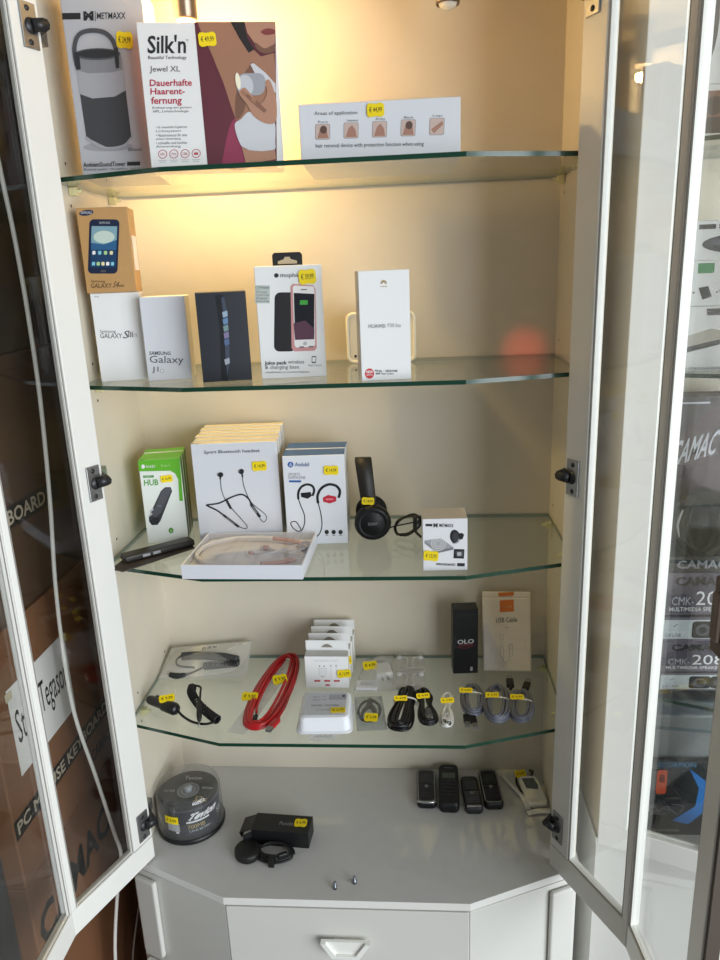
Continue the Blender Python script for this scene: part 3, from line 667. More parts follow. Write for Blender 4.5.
# open tray with a white neckband earphone
t = thing('headset_tray', 'open shallow white tray holding a pale pink neckband earphone under film', 'box', (-0.1315, -0.282, SZ[2]), -1.5)
w_, d_, h_ = 0.180, 0.138, 0.022
TW = M('#dfe0e8', 0.4)
b = MB(); b.box(-w_/2, w_/2, 0, d_, 0, 0.002, TW)
for x0, x1, y0, y1 in ((-w_/2, w_/2, 0, 0.002), (-w_/2, w_/2, d_-0.002, d_), (-w_/2, -w_/2+0.002, 0.002, d_-0.002), (w_/2-0.002, w_/2, 0.002, d_-0.002)): b.box(x0, x1, y0, y1, 0.002, h_, TW)
b.build('tray', t)
b = MB(); b.box(-w_/2+0.003, w_/2-0.003, 0.003, d_-0.003, 0.002, 0.011, M('#dcd8e0', 0.35)); 
b.lathe([(0.0001, 0.0135), (0.055, 0.0135), (0.058, 0.011)], M('#e2dfe6', 0.3), 36, Matrix.Translation((-0.026, d_*0.50, 0)) @ Matrix.Scale(0.92, 4, (0, 1, 0))); b.build('insert', t)
PINK = M('#c79a94', 0.35); WCB = M('#e3dfe2', 0.3)
b = MB(); cy = d_*0.5
b.tube([(0.024, 0.016, 0.017), (-0.01, 0.010, 0.0175), (-0.05, 0.016, 0.0175), (-0.078, 0.040, 0.0175), (-0.084, 0.069, 0.0175), (-0.076, 0.098, 0.0175), (-0.045, 0.122, 0.0175), (0.0, 0.126, 0.0175), (0.022, 0.122, 0.0175)], 0.0034, WCB, 8, sm=6); b.build('neckband', t)
b = MB(); b.tube([(0.024, 0.016, 0.017), (0.05, 0.022, 0.017), (0.074, 0.034, 0.017)], 0.0036, PINK, 8, sm=4); o = b.build('neckband_end', t); o['label'] = 'rose coloured end of the neckband'
b = MB(); b.tube([(0.022, 0.122, 0.0175), (0.05, 0.114, 0.017), (0.072, 0.100, 0.017)], 0.0036, PINK, 8, sm=4); o = b.build('neckband_end', t); o['label'] = 'rose coloured end of the neckband'
b = MB()
b.tube([(0.074, 0.034, 0.0165), (0.083, 0.055, 0.017), (0.062, 0.070, 0.0165), (0.02, 0.062, 0.0165), (0.002, 0.060, 0.017)], 0.0012, WCB, 6, sm=6); b.tube([(0.072, 0.100, 0.0165), (0.082, 0.085, 0.017), (0.058, 0.060, 0.0175), (0.03, 0.078, 0.0165), (0.02, 0.084, 0.017)], 0.0012, WCB, 6, sm=6)
b.tube([(0.066, 0.096, 0.0165), (0.02, 0.050, 0.018), (-0.005, 0.052, 0.017)], 0.0011, WCB, 6, sm=6); b.build('ear_wire', t)
for x, y in ((0.0, 0.060), (0.018, 0.084)):
    b = MB(); b.ball((x, y, 0.0165), 0.006, 0.004, 0.0038, PINK); b.ball((x-0.006, y+0.001, 0.0165), 0.003, 0.004, 0.0034, WCB); b.build('earbud', t)
b = MB(); b.ball((0.076, 0.098, 0.0145), 0.012, 0.020, 0.0035, M('#8d8794', 0.4)); b.build('foam_corner', t)
b = MB(); b.box(-w_/2+0.0025, w_/2-0.0025, 0.0025, d_-0.0025, h_-0.0008, h_-0.0004, G_FILM); b.build('cover_film', t)

# flat hub lying on a brown card
BRC = M('#3f342f', 0.6, noise=0.06)
t = thing('brown_card', 'dark brown card lying flat below the green hub cartons', 'card', (-0.296, -0.182, SZ[2]), 40)
b = MB(); b.prism([(-0.076, -0.016), (-0.065, -0.038), (0.060, -0.018), (0.066, 0.018), (-0.036, 0.024)], 0.0003, 0.0018, BRC); b.build('card_sheet', t)
t = thing('usb_hub', 'flat slim black hub bar lying on the dark brown card', 'hub', (-0.2925, -0.176, SZ[2]+0.0019), 40.5)
b = MB(); b.box(-0.0585, 0.0585, -0.0125, 0.0125, 0, 0.0105, M('#2c2623', 0.35), None, 0.003, 3); b.build('hub_body', t)
b = MB()
for k in range(2): b.box(-0.030+k*0.017, -0.018+k*0.017, -0.0129, -0.0124, 0.003, 0.0075, M('#b9b9bd', 0.3, metal=0.7))
b.build('usb_port', t)
b = MB(); pr = PR(b, 0.117, 0.025, (0, 0), (100, 0), (0, 100), lambda u, v, l: Vector((u-0.0585, v-0.0125, 0.0105+0.0002*l))); pr.text('USB 3.0', 60, 40, 78, 62, M('#8a807a', 0.5)); b.build('lettering', t)

# folded headphones standing on their ear cups
t = thing('headphones', 'black on-ear headphones standing on the glass beside the earphone cartons', 'headphones', (0.0475, -0.123, SZ[2]+0.0014), 0, None, (0, R(1.5), R(5)))
b = MB()
arc = []
for k in range(25):
    a = math.pi*k/24; arc.append((0.0-0.010*math.sin(a), 0.026-0.028*math.cos(a), 0.045+0.083*math.sin(a)))
bm = bmesh.new(); rings = []
for k, p_ in enumerate(arc):
    a = math.pi*k/24; nrm = Vector((0, -math.cos(a), math.sin(a))); wd = 0.011+0.002*math.sin(a); th = 0.0022+0.0022*math.sin(a)
    c = Vector(p_); rings.append([bm.verts.new(c+Vector((sx*wd, 0, 0))+nrm*sy*th) for sx, sy in ((-1, -1), (-1.08, 0), (-1, 1), (1, 1), (1.08, 0), (1, -1))])
for A_, B_ in zip(rings, rings[1:]):
    for i in range(6): bm.faces.new((A_[i], A_[(i+1) % 6], B_[(i+1) % 6], B_[i]))
bm.faces.new(rings[0]); bm.faces.new(rings[-1][::-1]); bmesh.ops.recalc_face_normals(bm, faces=bm.faces[:])
b.merge(bm, M('#1a1816', 0.5), None, True); b.build('headband', t)
for sy, y0 in ((-1, -0.004), (1, 0.056)):
    T = Matrix.Translation((0.004, y0, 0.0300)) @ Matrix.Scale(1.11 if sy < 0 else 1.0, 4) @ Matrix.Rotation(R(90 if sy < 0 else -90), 4, 'X')
    b = MB(); b.lathe([(0.0001, 0.0095), (0.017, 0.009), (0.0185, 0.0082), (0.0195, 0.009), (0.0245, 0.0075), (0.027, 0.003), (0.0265, -0.003), (0.0001, -0.004)], M('#121215', 0.38), 36, T); cup = b.build('ear_cup', t)
    if sy < 0:
        pr = MB(); q = PR(pr, 0.016, 0.005, (0, 0), (100, 0), (0, 100), lambda u, v, l: Vector((0.004+u-0.008, y0-0.0104-0.0003*l, 0.0280+v))); q.text('SONY', 0, 0, 100, 100, M('#a9a9ac', 0.4)); o = pr.build('maker_lettering', cup); o['label'] = 'grey maker lettering'
    b = MB(); b.lathe([(0.010, -0.003), (0.024, -0.003), (0.0262, -0.009), (0.022, -0.0155), (0.013, -0.016), (0.010, -0.012)], M('#17171a', 0.75), 36, T); b.build('ear_cushion', t)
    b = MB(); b.box(-0.004, 0.008, y0-0.0035*1, y0+0.0035, 0.044, 0.060, M('#161616', 0.5), None, 0.002); b.build('yoke', t)
sticker(t, (-0.0035, -0.0085, 0.068), 0.020, 0.0125, '€ 14,99', -3)
b = MB(); rnd = random.Random(3)
pts = [(0.026, 0.0, 0.010), (0.034, -0.002, 0.020)]
for k in range(5):
    for q in range(8):
        a = 2*math.pi*q/8+k*0.35; pts.append((0.062+0.022*math.cos(a)+rnd.uniform(-.003, .003), 0.012+0.010*math.sin(a)+rnd.uniform(-.004, .004), 0.018+0.014*math.sin(a+0.6)+rnd.uniform(-.002, .002)))
b.tube(pts, 0.0013, RUB, 6, sm=4); b.build('cable', t)
b = MB(); b.box(0.072, 0.078, 0.002, 0.024, 0.008, 0.034, RUB, None, 0.002); b.tube([(0.075, 0.0, 0.010), (0.084, -0.008, 0.004), (0.092, -0.012, 0.0025)], 0.0022, RUB, 8, sm=4); b.build('plug', t)
# -- lowest shelf
Z4 = SZ[3]
def flat_sticker(root, c, w, h, txt, rot, tilt=0):
    o = sticker(root, (0, 0, 0), w, h, txt, 0, 'flat', 0); o.location = c; o.rotation_euler = (R(tilt), 0, R(rot)); return o
def loop(L, w0, w1, pinch, turns, r, seed, zj=0.0025, sq=0.55, fill=0.5):
    """closed winding lying flat: half length L, half widths at the far and near ends, narrowed at the tie"""
    rd = random.Random(seed); pts = []
    for k in range(turns):
        s = 1-0.10*rd.random()-fill*k/turns; dx = rd.uniform(-.0015, .0015); dl = rd.uniform(0.90, 1.0); zz = r+zj*(k % 3)+0.0004*k
        for q in range(14):
            t = 2*math.pi*q/14; y = L*dl*math.cos(t)*(0.86+0.14*s); f = (math.cos(t)+1)/2
            wd = (w1+(w0-w1)*f)*(1-pinch*math.exp(-((math.cos(t)-0.15)/0.38)**2))
            sn = math.sin(t); pts.append((wd*s*math.copysign(abs(sn)**sq, sn)+dx, y, zz+rd.uniform(0, 0.0012)))
    return pts
def usb_plug(parent, p, ang, m, sc=1.0, name='usb_plug', tip=STEEL):
    b = MB(); b.box(-0.0055*sc, 0.0055*sc, -0.010*sc, 0.010*sc, 0, 0.0055*sc, m, None, 0.0015*sc); b.tube([(0, 0.009*sc, 0.0027*sc), (0, 0.016*sc, 0.0027*sc)], 0.0022*sc, m, 8); o = b.build(name, parent, p, (0, 0, R(ang)))
    t = MB(); t.box(-0.0042*sc, 0.0042*sc, -0.020*sc, -0.009*sc, 0.0006*sc, 0.0046*sc, tip); t.build('plug_tip', o)
    return o
# sealed bag with a coiled car charger
t = thing('plastic_bag', 'clear plastic bag with barcode lying in the back left corner of the lowest shelf', 'bag', (-0.275, -0.05, Z4), 0)
def bag_surface(corner, nx, ny, zf, mat, name, parent, seed):
    rd = random.Random(seed); b = MB(); top = []; bot = []
    for j in range(ny+1):
        rt = []; rb_ = []
        for i in range(nx+1):
            u, v = i/nx, j/ny
            P = [corner[0][k]*(1-u)*(1-v)+corner[1][k]*u*(1-v)+corner[2][k]*u*v+corner[3][k]*(1-u)*v for k in range(3)]
            e = min(1, 6*u, 6*(1-u), 6*v, 6*(1-v)); h = zf(u, v)*e + (0.0016*rd.random() if 0 < e else 0)*e
            rt.append(b.bm.verts.new((P[0], P[1], P[2]+h+0.0006))); rb_.append(b.bm.verts.new((P[0], P[1], P[2]+0.0003)))
        top.append(rt); bot.append(rb_)
    i0 = b.mi(mat)
    for j in range(ny):
        for i in range(nx):
            f = b.bm.faces.new((top[j][i], top[j][i+1], top[j+1][i+1], top[j+1][i])); f.smooth = True
            b.bm.faces.new((bot[j][i], bot[j+1][i], bot[j+1][i+1], bot[j][i+1]))
    ring = [(0, i) for i in range(nx)]+[(j, nx) for j in range(ny)]+[(ny, i) for i in range(nx, 0, -1)]+[(j, 0) for j in range(ny, 0, -1)]
    for a, c in zip(ring, ring[1:]+ring[:1]): b.bm.faces.new((bot[a[0]][a[1]], bot[c[0]][c[1]], top[c[0]][c[1]], top[a[0]][a[1]]))
    return b
BG2 = glassy('milky_bag', (0.97, 0.97, 0.96), base=0.05, haze=0.20, hazecol=(0.82, 0.80, 0.76), rough=0.18, bump=0.8)
b = bag_surface([(-0.083, -0.040, 0.0), (0.083, -0.034, 0.0), (0.084, 0.034, 0.040), (-0.078, 0.036, 0.024)], 22, 14, lambda u, v: 0.020*math.exp(-((u-0.45)/0.34)**2-((v-0.35)/0.3)**2)+0.001, BG2, 'b', None, 4)
b.build('bag_film', t)
b = MB(); BK_ = M('#e3dfd6', 0.5)
b.poly([(-0.081, -0.038, 0.0007), (0.081, -0.032, 0.0007), (0.082, 0.033, 0.0397), (-0.076, 0.035, 0.0237)], BK_); o = b.build('backing_sheet', t); o['label'] = 'white backing sheet'
b = MB()
def onb(x, y, l): u, v = (x+0.08)/0.161, (y+0.037)/0.0715; return Vector((x, y, 0.0012+v*((1-u)*0.0232+u*0.0392)+0.0004*l))
b.poly([onb(-0.016, 0.016, 1), onb(0.020, 0.016, 1), onb(0.020, 0.031, 1), onb(-0.016, 0.031, 1)], M('#efece6', 0.5))
for k in range(12):
    if k % 4 != 3: b.poly([onb(-0.013+k*0.0026, 0.019, 2), onb(-0.0113+k*0.0026, 0.019, 2), onb(-0.0113+k*0.0026, 0.028, 2), onb(-0.013+k*0.0026, 0.028, 2)], K)
o = b.build('barcode_label', t); o['label'] = 'white label with a barcode'
t = thing('car_charger', 'grey coiled car charger sealed inside the clear plastic bag', 'charger', (-0.262, -0.060, Z4+0.0085), 0, None, (R(22), R(-2), R(2)))
GB = M('#3f4144', 0.45)
b = MB(); b.tube([(-0.058, 0.021, 0.009), (-0.03, 0.020, 0.010), (0.02, 0.014, 0.010), (0.050, 0.006, 0.009)], 0.0078, GB, 12, sm=5); b.build('handset', t)
b = MB(); hl = []
for k in range(140): a = 2*math.pi*k/9; s_ = k/139; hl.append((-0.012+0.066*s_, -0.004+0.004*s_+0.006*math.cos(a), 0.0075+0.006*math.sin(a)))
b.tube(hl, 0.0017, M('#232427', 0.5), 6); b.build('coiled_cable', t)
b = MB(); b.tube([(-0.012, -0.004, 0.006), (-0.035, -0.016, 0.005), (-0.058, -0.022, 0.006), (-0.074, -0.018, 0.006)], [0.002, 0.002, 0.0045, 0.0055, 0.005], M('#2b2c30', 0.5), 8, sm=4); b.build('plug', t)
b = MB(); b.tube([(-0.058, 0.021, 0.012), (-0.066, 0.010, 0.012), (-0.060, -0.002, 0.010), (-0.03, -0.006, 0.008)], 0.0018, GB, 6, sm=4); b.build('cable', t)
# loose coiled car charger
t = thing('car_charger', 'black car charger with coiled lead lying loose near the left front edge', 'charger', (-0.31, -0.185, Z4), 0)
b = MB(); T = Matrix.Translation((-0.001, -0.003, 0.0105)) @ Matrix.Rotation(R(-28), 4, 'Z') @ Matrix.Rotation(R(90), 4, 'Y')
b.lathe([(0.0001, -0.040), (0.004, -0.0395), (0.0065, -0.036), (0.008, -0.030), (0.0085, -0.002), (0.0105, 0.002), (0.0105, 0.026), (0.008, 0.031), (0.0001, 0.032)], M('#121214', 0.35), 20, T); body = b.build('charger_body', t)
b = MB(); b.box(-0.007, 0.007, -0.001, 0.001, -0.026, -0.020, STEEL, T @ Matrix.Translation((0, 0.0088, 0))); b.build('contact_spring', t)
b = MB(); b.tube([(0.028, -0.018, 0.009), (0.040, -0.026, 0.003), (0.060, -0.040, 0.0025), (0.082, -0.046, 0.003), (0.098, -0.043, 0.0055)], 0.0021, RUB, 8, sm=5); b.build('cable', t)
b = MB(); hl = []; ax = spline([Vector((0.102, -0.042, 0.0085)), Vector((0.088, -0.030, 0.0088)), Vector((0.058, 0.002, 0.0088)), Vector((0.036, 0.036, 0.0088)), Vector((0.031, 0.056, 0.0088))], 44)
for k, c in enumerate(ax): 
    a = 2*math.pi*k/7.0; tn = (ax[min(k+1, len(ax)-1)]-ax[max(k-1, 0)]).normalized(); n = Vector((-tn.y, tn.x, 0)); hl.append(c+n*(0.0065*math.cos(a))+Vector((0, 0, 0.0065*math.sin(a))))
b.tube(hl, 0.0018, RUB, 6); b.build('coiled_cable', t)
b = MB(); b.tube([(0.034, 0.056, 0.012), (0.050, 0.044, 0.016), (0.057, 0.020, 0.019), (0.064, -0.010, 0.0175), (0.066, -0.020, 0.0175)], 0.0019, RUB, 8, sm=5); b.build('lead', t)
b = MB(); b.tube([(0.064, -0.014, 0.0185), (0.070, -0.034, 0.0165), (0.073, -0.046, 0.009)], [0.004, 0.0042, 0.0045, 0.004, 0.003], RUB, 8, sm=3); b.tube([(0.073, -0.046, 0.009), (0.0745, -0.055, 0.005)], 0.0015, STEEL, 8); b.build('plug', t)
flat_sticker(t, (0.006, -0.003, 0.0232), 0.026, 0.014, '€ 9,99', 20, 30)
# red cable
t = thing('cable', 'long loop of shiny red USB cable with two yellow price flags', 'cable', (-0.136, -0.127, Z4), -4)
RED = M('#c2161f', 0.3, spec=0.6)
b = MB(); rd = random.Random(11); pts = []
for k in range(6):
    s_ = 1-0.085*k+rd.uniform(-.03, .03); dx = rd.uniform(-.003, .003)
    for q in range(16):
        a = 2*math.pi*q/16; y = 0.116*math.cos(a)*(1-0.02*k); f = (math.cos(a)+1)/2
        pts.append((0.036*(0.82*f+0.98*(1-f))*s_*math.copysign(abs(math.sin(a))**0.7, math.sin(a))+dx+0.006*f, y, 0.0026+0.0022*(k % 3)+0.003*f+rd.uniform(0, .001)))
b.tube(pts, 0.0027, RED, 8, sm=3); b.build('cord', t)
b = MB(); b.tube([(0.000, 0.098, 0.006), (-0.010, 0.02, 0.008), (-0.012, -0.05, 0.006), (-0.007, -0.074, 0.005)], 0.0022, RED, 8, sm=5); b.build('cord_end', t)
usb_plug(t, (-0.006, -0.088, 0.0015), 8, K, 0.75, 'micro_plug'); usb_plug(t, (0.031, -0.104, 0.004), -14, RED, 1.1)
b = MB(); b.tube([(0.033, -0.090, 0.007), (0.038, -0.05, 0.008), (0.034, 0.02, 0.008)], 0.0022, RED, 8, sm=5); b.build('cord_end', t)
flat_sticker(t, (-0.029, -0.038, 0.0115), 0.028, 0.017, '€ 9,99', 2, 25); flat_sticker(t, (0.010, 0.020, 0.0115), 0.026, 0.020, '€ 9,99', 24, 25)
b = MB(); b.prism([(-0.043, -0.124), (-0.012, -0.130), (0.022, 0.10), (-0.006, 0.115)], 0.0003, 0.0008, G_BAG); b.build('plastic_sleeve', t)

# white USB charger cartons with hang headers
W_, H_ = 0.0765, 0.062
px = ((100, 345), (380, 345), (108, 605))
RD_ = M('#c4283a', 0.5)
def pr_ch(p, b):
    p.text('5V 2.4A Travel Adapter + Data Cable', 152, 371, 326, 377, GREY); p.text('Fast charging and data sync', 166, 380, 316, 385, GREY)
    for x in (196, 226): p.rect(x, 416, x+5, 430, DG)
    for y in (444, 456, 468, 480): p.stroke([(190, y), (246, y)], 1.5, LG, 1, 0)
    p.stroke([(190, 442), (246, 442), (240, 500), (200, 500), (190, 442)], 1.5, LG, 1, 0); p.ell(218, 508, 14, 4, LG)
    for x in (272, 306): p.stroke([(x, 424), (x, 520)], 2, LG, 1, 0); p.rect(x-5, 412, x+5, 426, LG)
    for x in (182, 247, 309): p.rrect(x-20, 538, x+20, 553, 6, RD_); p.text('2.4A', x-10, 542, x+10, 549, WB)
    p.poly([(232, 586), (240, 574), (260, 574), (268, 586)], RD_)
CHL = ('front white charger carton of a row of four, with a yellow price sticker', 'second white charger carton, with a sticker peeking out at its right', 'third white charger carton from the front of its row', 'rearmost white charger carton, nearest the back wall')
for k in range(4):
    def pt(root, k=k):
        b = MB(); p0 = 0.0225
        ap = [(-0.010, 0.006), (-0.004, 0.006), (-0.003, 0.0085), (0.003, 0.0085), (0.004, 0.006), (0.010, 0.006), (0.007, 0.0105), (-0.007, 0.0105)]
        T = Matrix.Translation((0, p0+0.0004, H_)) @ Matrix.Rotation(R(90), 4, 'X')
        b.prism([(-0.038, 0), (0.038, 0), (0.038, 0.0195), (-0.038, 0.0195)], -0.0004, 0.0004, PW, T)
        q = PR(b, 1, 1, (0, 0), (1, 0), (0, 1), lambda u, v, l: Vector((u, p0-0.0004-0.0002*l, H_+v-0)))
        q.poly([(-0.011, 1-0.006), (0.011, 1-0.006), (0.006, 1-0.0105), (0.002, 1-0.0125), (-0.002, 1-0.0125), (-0.006, 1-0.0105)], M('#8d857a', 0.7))
        b.build('hang_header', root)
        if k == 0: sticker(root, uvpt(px, W_, H_, (358, 482)), 0.024, 0.0155, '€ 12,99', 6)
        if k == 1:
            o = sticker(root, (0.0345, 0, 0.042), 0.012, 0.016, '€ 12', 4); o.location = (0.0352, -0.0004, 0.0405)
    carton('charger_carton', CHL[k], 'box', (-0.0385+k*0.0015, -0.1165+k*0.0265, Z4), W_, H_, 0.0225, 0, PW, 'white USB charger cartons', M('#e4e1dc', 0.5), M('#cfccc8', 0.5), prints=pr_ch if k == 0 else None, px=px, parts=pt)

# white clamshell box lying in front of the charger cartons
t = thing('charger_clamshell', 'white rounded clamshell pack lying flat in front of the charger cartons', 'box', (-0.0305, -0.208, Z4), 2)
b = MB(); WP = M('#eef0f6', 0.28)
bm = bmesh.new(); rings = []
for w2, d2, z, r in ((0.0455, 0.0445, 0.0008, 0.012), (0.0455, 0.0445, 0.003, 0.012), (0.043, 0.042, 0.0045, 0.012), (0.0405, 0.0395, 0.023, 0.010), (0.0385, 0.0375, 0.0265, 0.010), (0.035, 0.034, 0.0275, 0.009)):
    rings.append([bm.verts.new((x, y, z)) for x, y in rr(w2*2, d2*2, r)])
for A_, B_ in zip(rings, rings[1:]):
    for i in range(len(A_)): bm.faces.new((A_[i], A_[(i+1) % len(A_)], B_[(i+1) % len(A_)], B_[i]))
bm.faces.new(rings[0][::-1]); bm.faces.new(rings[-1]); b.merge(bm, WP, None, False); b.build('clamshell', t)
b = MB(); b.box(-0.034, 0.034, -0.033, 0.033, 0.0276, 0.0281, M('#cfd2dc', 0.35))
p = PR(b, 0.068, 0.066, (65, 610), (385, 610), (65, 775), lambda u, v, l: Vector((u-0.034, v-0.033, 0.0281+0.0002*l)))
for y in (645, 668): p.text('—  iPhone', 90, y-5, 180, y+5, GREY); p.stroke([(195, y-4), (232, y-6)], 3, GREY, 1, 0)
p.rect(248, 628, 385, 668, M('#aeb2bf', 0.4)); p.rect(300, 630, 303, 666, LG, 2); p.rect(352, 632, 372, 650, DG, 2); p.text('Data Cable · Travel Charger', 120, 700, 336, 716, K); p.text('for iPhone iPad iPod', 160, 734, 292, 744, GREY); b.build('insert_card', t)
b = MB(); b.prism([(-0.024, -0.044), (0.022, -0.044), (0.018, -0.060), (-0.022, -0.061)], 0.0004, 0.0012, G_BAG); p = PR(b, 0.03, 0.005, (0, 0), (1, 0), (0, 1), lambda u, v, l: Vector((u-0.016, v-0.0535, 0.0013))); p.text('CHARGER KIT', 0, 0, 1, 1, GREY); b.build('hang_flap', t)
flat_sticker(t, (0.022, -0.020, 0.0284), 0.024, 0.015, '€ 12,99', 3)

# clear bag with small adapter parts
t = thing('plastic_bag', 'small clear bag of white adapter parts beside the white charger cartons', 'bag', (0.044, -0.070, Z4), 0)
b = bag_surface([(-0.036, -0.062, 0), (0.036, -0.055, 0), (0.032, 0.062, 0.004), (-0.020, 0.050, 0.002)], 16, 18, lambda u, v: 0.020*math.exp(-((u-0.55)/0.35)**2-((v-0.5)/0.4)**2)+0.002, G_BAG, 'b', None, 8); b.build('bag_film', t)
b = MB(); b.box(-0.031, 0.006, -0.056, -0.030, 0.001, 0.006, M('#ececf0', 0.4), None, 0.001); p = PR(b, 0.02, 0.004, (0, 0), (1, 0), (0, 1), lambda u, v, l: Vector((u-0.024, v-0.046, 0.0063))); p.text('ADAPTER', 0, 0, 1, 1, GREY); b.build('paper_insert', t)
o = flat_sticker(t, (-0.008, -0.010, 0.0235), 0.026, 0.018, '€ 4,99', 12, 25)
t = thing('adapter', 'white travel adapter inside the small clear bag', 'adapter', (0.056, -0.068, Z4+0.0012), 15)
b = MB(); b.box(-0.016, 0.016, -0.026, 0.014, 0, 0.014, M('#e6e4e0', 0.35), None, 0.004, 3); b.build('adapter_body', t)
b = MB(); b.ball((0.002, 0.018, 0.008), 0.011, 0.010, 0.007, M('#8d8e92', 0.35)); b.build('plug_cap', t)
for sx in (-1, 1): b = MB(); b.tube([(sx*0.005, -0.024, 0.006), (sx*0.005, -0.036, 0.006)], 0.0018, STEEL, 8); b.build('pin', t)
# two earphone cases
for k, lb in enumerate(('rear square clear earphone case, nearest the back wall', 'front square clear earphone case, behind the black cables')):
    t = thing('earphone_case', lb, 'case', (0.1075, -0.040-k*0.0585, Z4), 0, 'square clear earphone cases')
    b = MB(); b.prism(rr(0.054, 0.054, 0.007), 0.0, 0.004, M('#ebe9e6', 0.35)); b.build('case_base', t)
    b = MB(); b.prism(rr(0.054, 0.054, 0.007), 0.0041, 0.014, G_CLEAR); b.build('case_lid', t)
    b = MB(); CBW = M('#f2f2f2', 0.3)
    for sx in (-1, 1):
        b.tube([(sx*0.019, 0.016, 0.0075), (sx*0.013, 0.019, 0.0075), (sx*0.006, 0.014, 0.0075), (sx*0.005, -0.004, 0.0075), (sx*0.008, -0.018, 0.0075)], 0.0012, CBW, 6, sm=5)
    b.tube([(-0.008, -0.018, 0.0075), (0, -0.021, 0.0075), (0.008, -0.018, 0.0075)], 0.0012, CBW, 6, sm=4); b.build('earphone_wire', t)
    for sx in (-1, 1): b = MB(); b.ball((sx*0.0195, 0.0150, 0.0080), 0.0052, 0.0046, 0.0038, CBW); b.build('earbud', t)
# black ring in a clear bag
t = thing('plastic_bag', 'clear flat bag holding a black Y-shaped strap, in front of the adapter bag', 'bag', (0.042, -0.194, Z4), 0)
BD = glassy('smoky_bag', (0.72, 0.75, 0.76), base=0.05, haze=0.08, rough=0.12, bump=0.6)
b = bag_surface([(-0.019, -0.049, 0), (0.030, -0.045, 0), (0.017, 0.052, 0), (-0.031, 0.048, 0)], 10, 12, lambda u, v: 0.009, BD, 'b', None, 9); b.build('bag_film', t)
t = thing('cable_strap', 'black ring shaped strap inside the flat clear bag', 'strap', (0.040, -0.192, Z4+0.0012), 0)
b = MB(); b.tube([(0.018*math.cos(a*math.pi/8), 0.030*math.sin(a*math.pi/8), 0.003) for a in range(-6, 15)], 0.0023, RUB, 8, sm=2); b.build('ring', t)
b = MB(); b.tube([(0.0, 0.032, 0.004), (-0.001, 0.014, 0.0045), (-0.010, -0.004, 0.004), (-0.012, -0.020, 0.003)], [0.005, 0.005, 0.0045, 0.003, 0.002], RUB, 8, sm=4, flat=0.5); b.tube([(0.0, 0.014, 0.0045), (0.009, -0.002, 0.004), (0.012, -0.016, 0.003)], [0.005, 0.0045, 0.003, 0.002], RUB, 8, sm=4, flat=0.5); b.build('strap_body', t)
flat_sticker(t, (0.005, -0.030, 0.0105), 0.022, 0.017, '€ 3,99', -4, 15)

# cable bundles along the front edge
def bundle(label, pos, yaw, L, w0, w1, pinch, turns, r, mat, seed, stick_at, price, plugs, tie=None, sq=0.55, srot=10, fill=0.55):
    t = thing('cable', label, 'cable', (pos[0], pos[1], Z4), yaw, 'coiled cables on the lowest shelf')
    b = MB(); b.tube(loop(L, w0, w1, pinch, turns, r, seed, r*1.5, sq, fill), r, mat, 7, sm=3, closed=True); b.build('cord', t)
    top = r*5.2+0.004
    if tie is not None:
        b = MB(); hw = max(w0, w1)*0.8; b.tube([(-hw, tie, 0.002), (-hw*0.9, tie, top*0.8), (0, tie, top), (hw*0.9, tie, top*0.8), (hw, tie, 0.002)], 0.0016, M('#e8e6e0', 0.5), 6, sm=4); b.build('tie', t)
    for (p, a, m, sc) in plugs: usb_plug(t, p, a, m, sc)
    flat_sticker(t, (stick_at[0], stick_at[1], top+0.003), 0.0225, 0.0098, price, srot, 28)
    return t
BKC = M('#131316', 0.4); WHC = M('#e9e8e4', 0.4); GRC = M('#6f7280', 0.5, noise=0.35, scale=900)
bundle('left black cable of the two black ones, in a wide coil with a white tie', (0.097, -0.185), -9, 0.061, 0.017, 0.024, 0.35, 13, 0.0021, BKC, 1, (-0.006, 0.008), '€ 4,99', [], 0.018, 0.55, 12, 0.85)
bundle('right black cable of the two black ones, with a silver plug in its coil', (0.134, -0.182), 5, 0.051, 0.017, 0.019, 0.50, 9, 0.0021, BKC, 2, (-0.003, 0.014), '€ 4,99', [((0.002, -0.026, 0.010), 5, M('#55565a', 0.4), 0.9)], None, 0.55, 4, 0.75)
bundle('thin white charging cable coiled between the black and the grey ones', (0.1685, -0.186), -4, 0.050, 0.013, 0.012, 0.75, 2, 0.0019, WHC, 3, (0.001, 0.006), '€ 3,99', [((0.004, -0.030, 0.004), 4, WHC, 0.8), ((-0.001, -0.026, 0.004), -14, WHC, 0.8)])
bundle('leftmost of the three braided grey cables', (0.213, -0.160), -4, 0.044, 0.021, 0.020, 0.0, 11, 0.0019, GRC, 5, (-0.011, 0.010), '€ 6,99', [((-0.010, -0.053, 0.001), 4, BKC, 1.0), ((0.001, -0.056, 0.001), 8, BKC, 1.0)], 0.010, 0.85, 0)
bundle('middle braided grey cable, the largest coil of the three', (0.2525, -0.171), -7, 0.052, 0.024, 0.025, 0.0, 12, 0.0020, GRC, 6, (-0.008, 0.006), '€ 6,99', [], 0.006, 0.85, 6)
bundle('rightmost of the three braided grey cables, with two black plugs behind it', (0.2925, -0.176), -10, 0.044, 0.022, 0.022, 0.0, 11, 0.0019, GRC, 7, (-0.008, 0.006), '€ 6,99', [((-0.022, 0.066, 0.002), 186, BKC, 1.2), ((0.006, 0.062, 0.002), 172, BKC, 1.1)], 0.006, 0.85, 8)

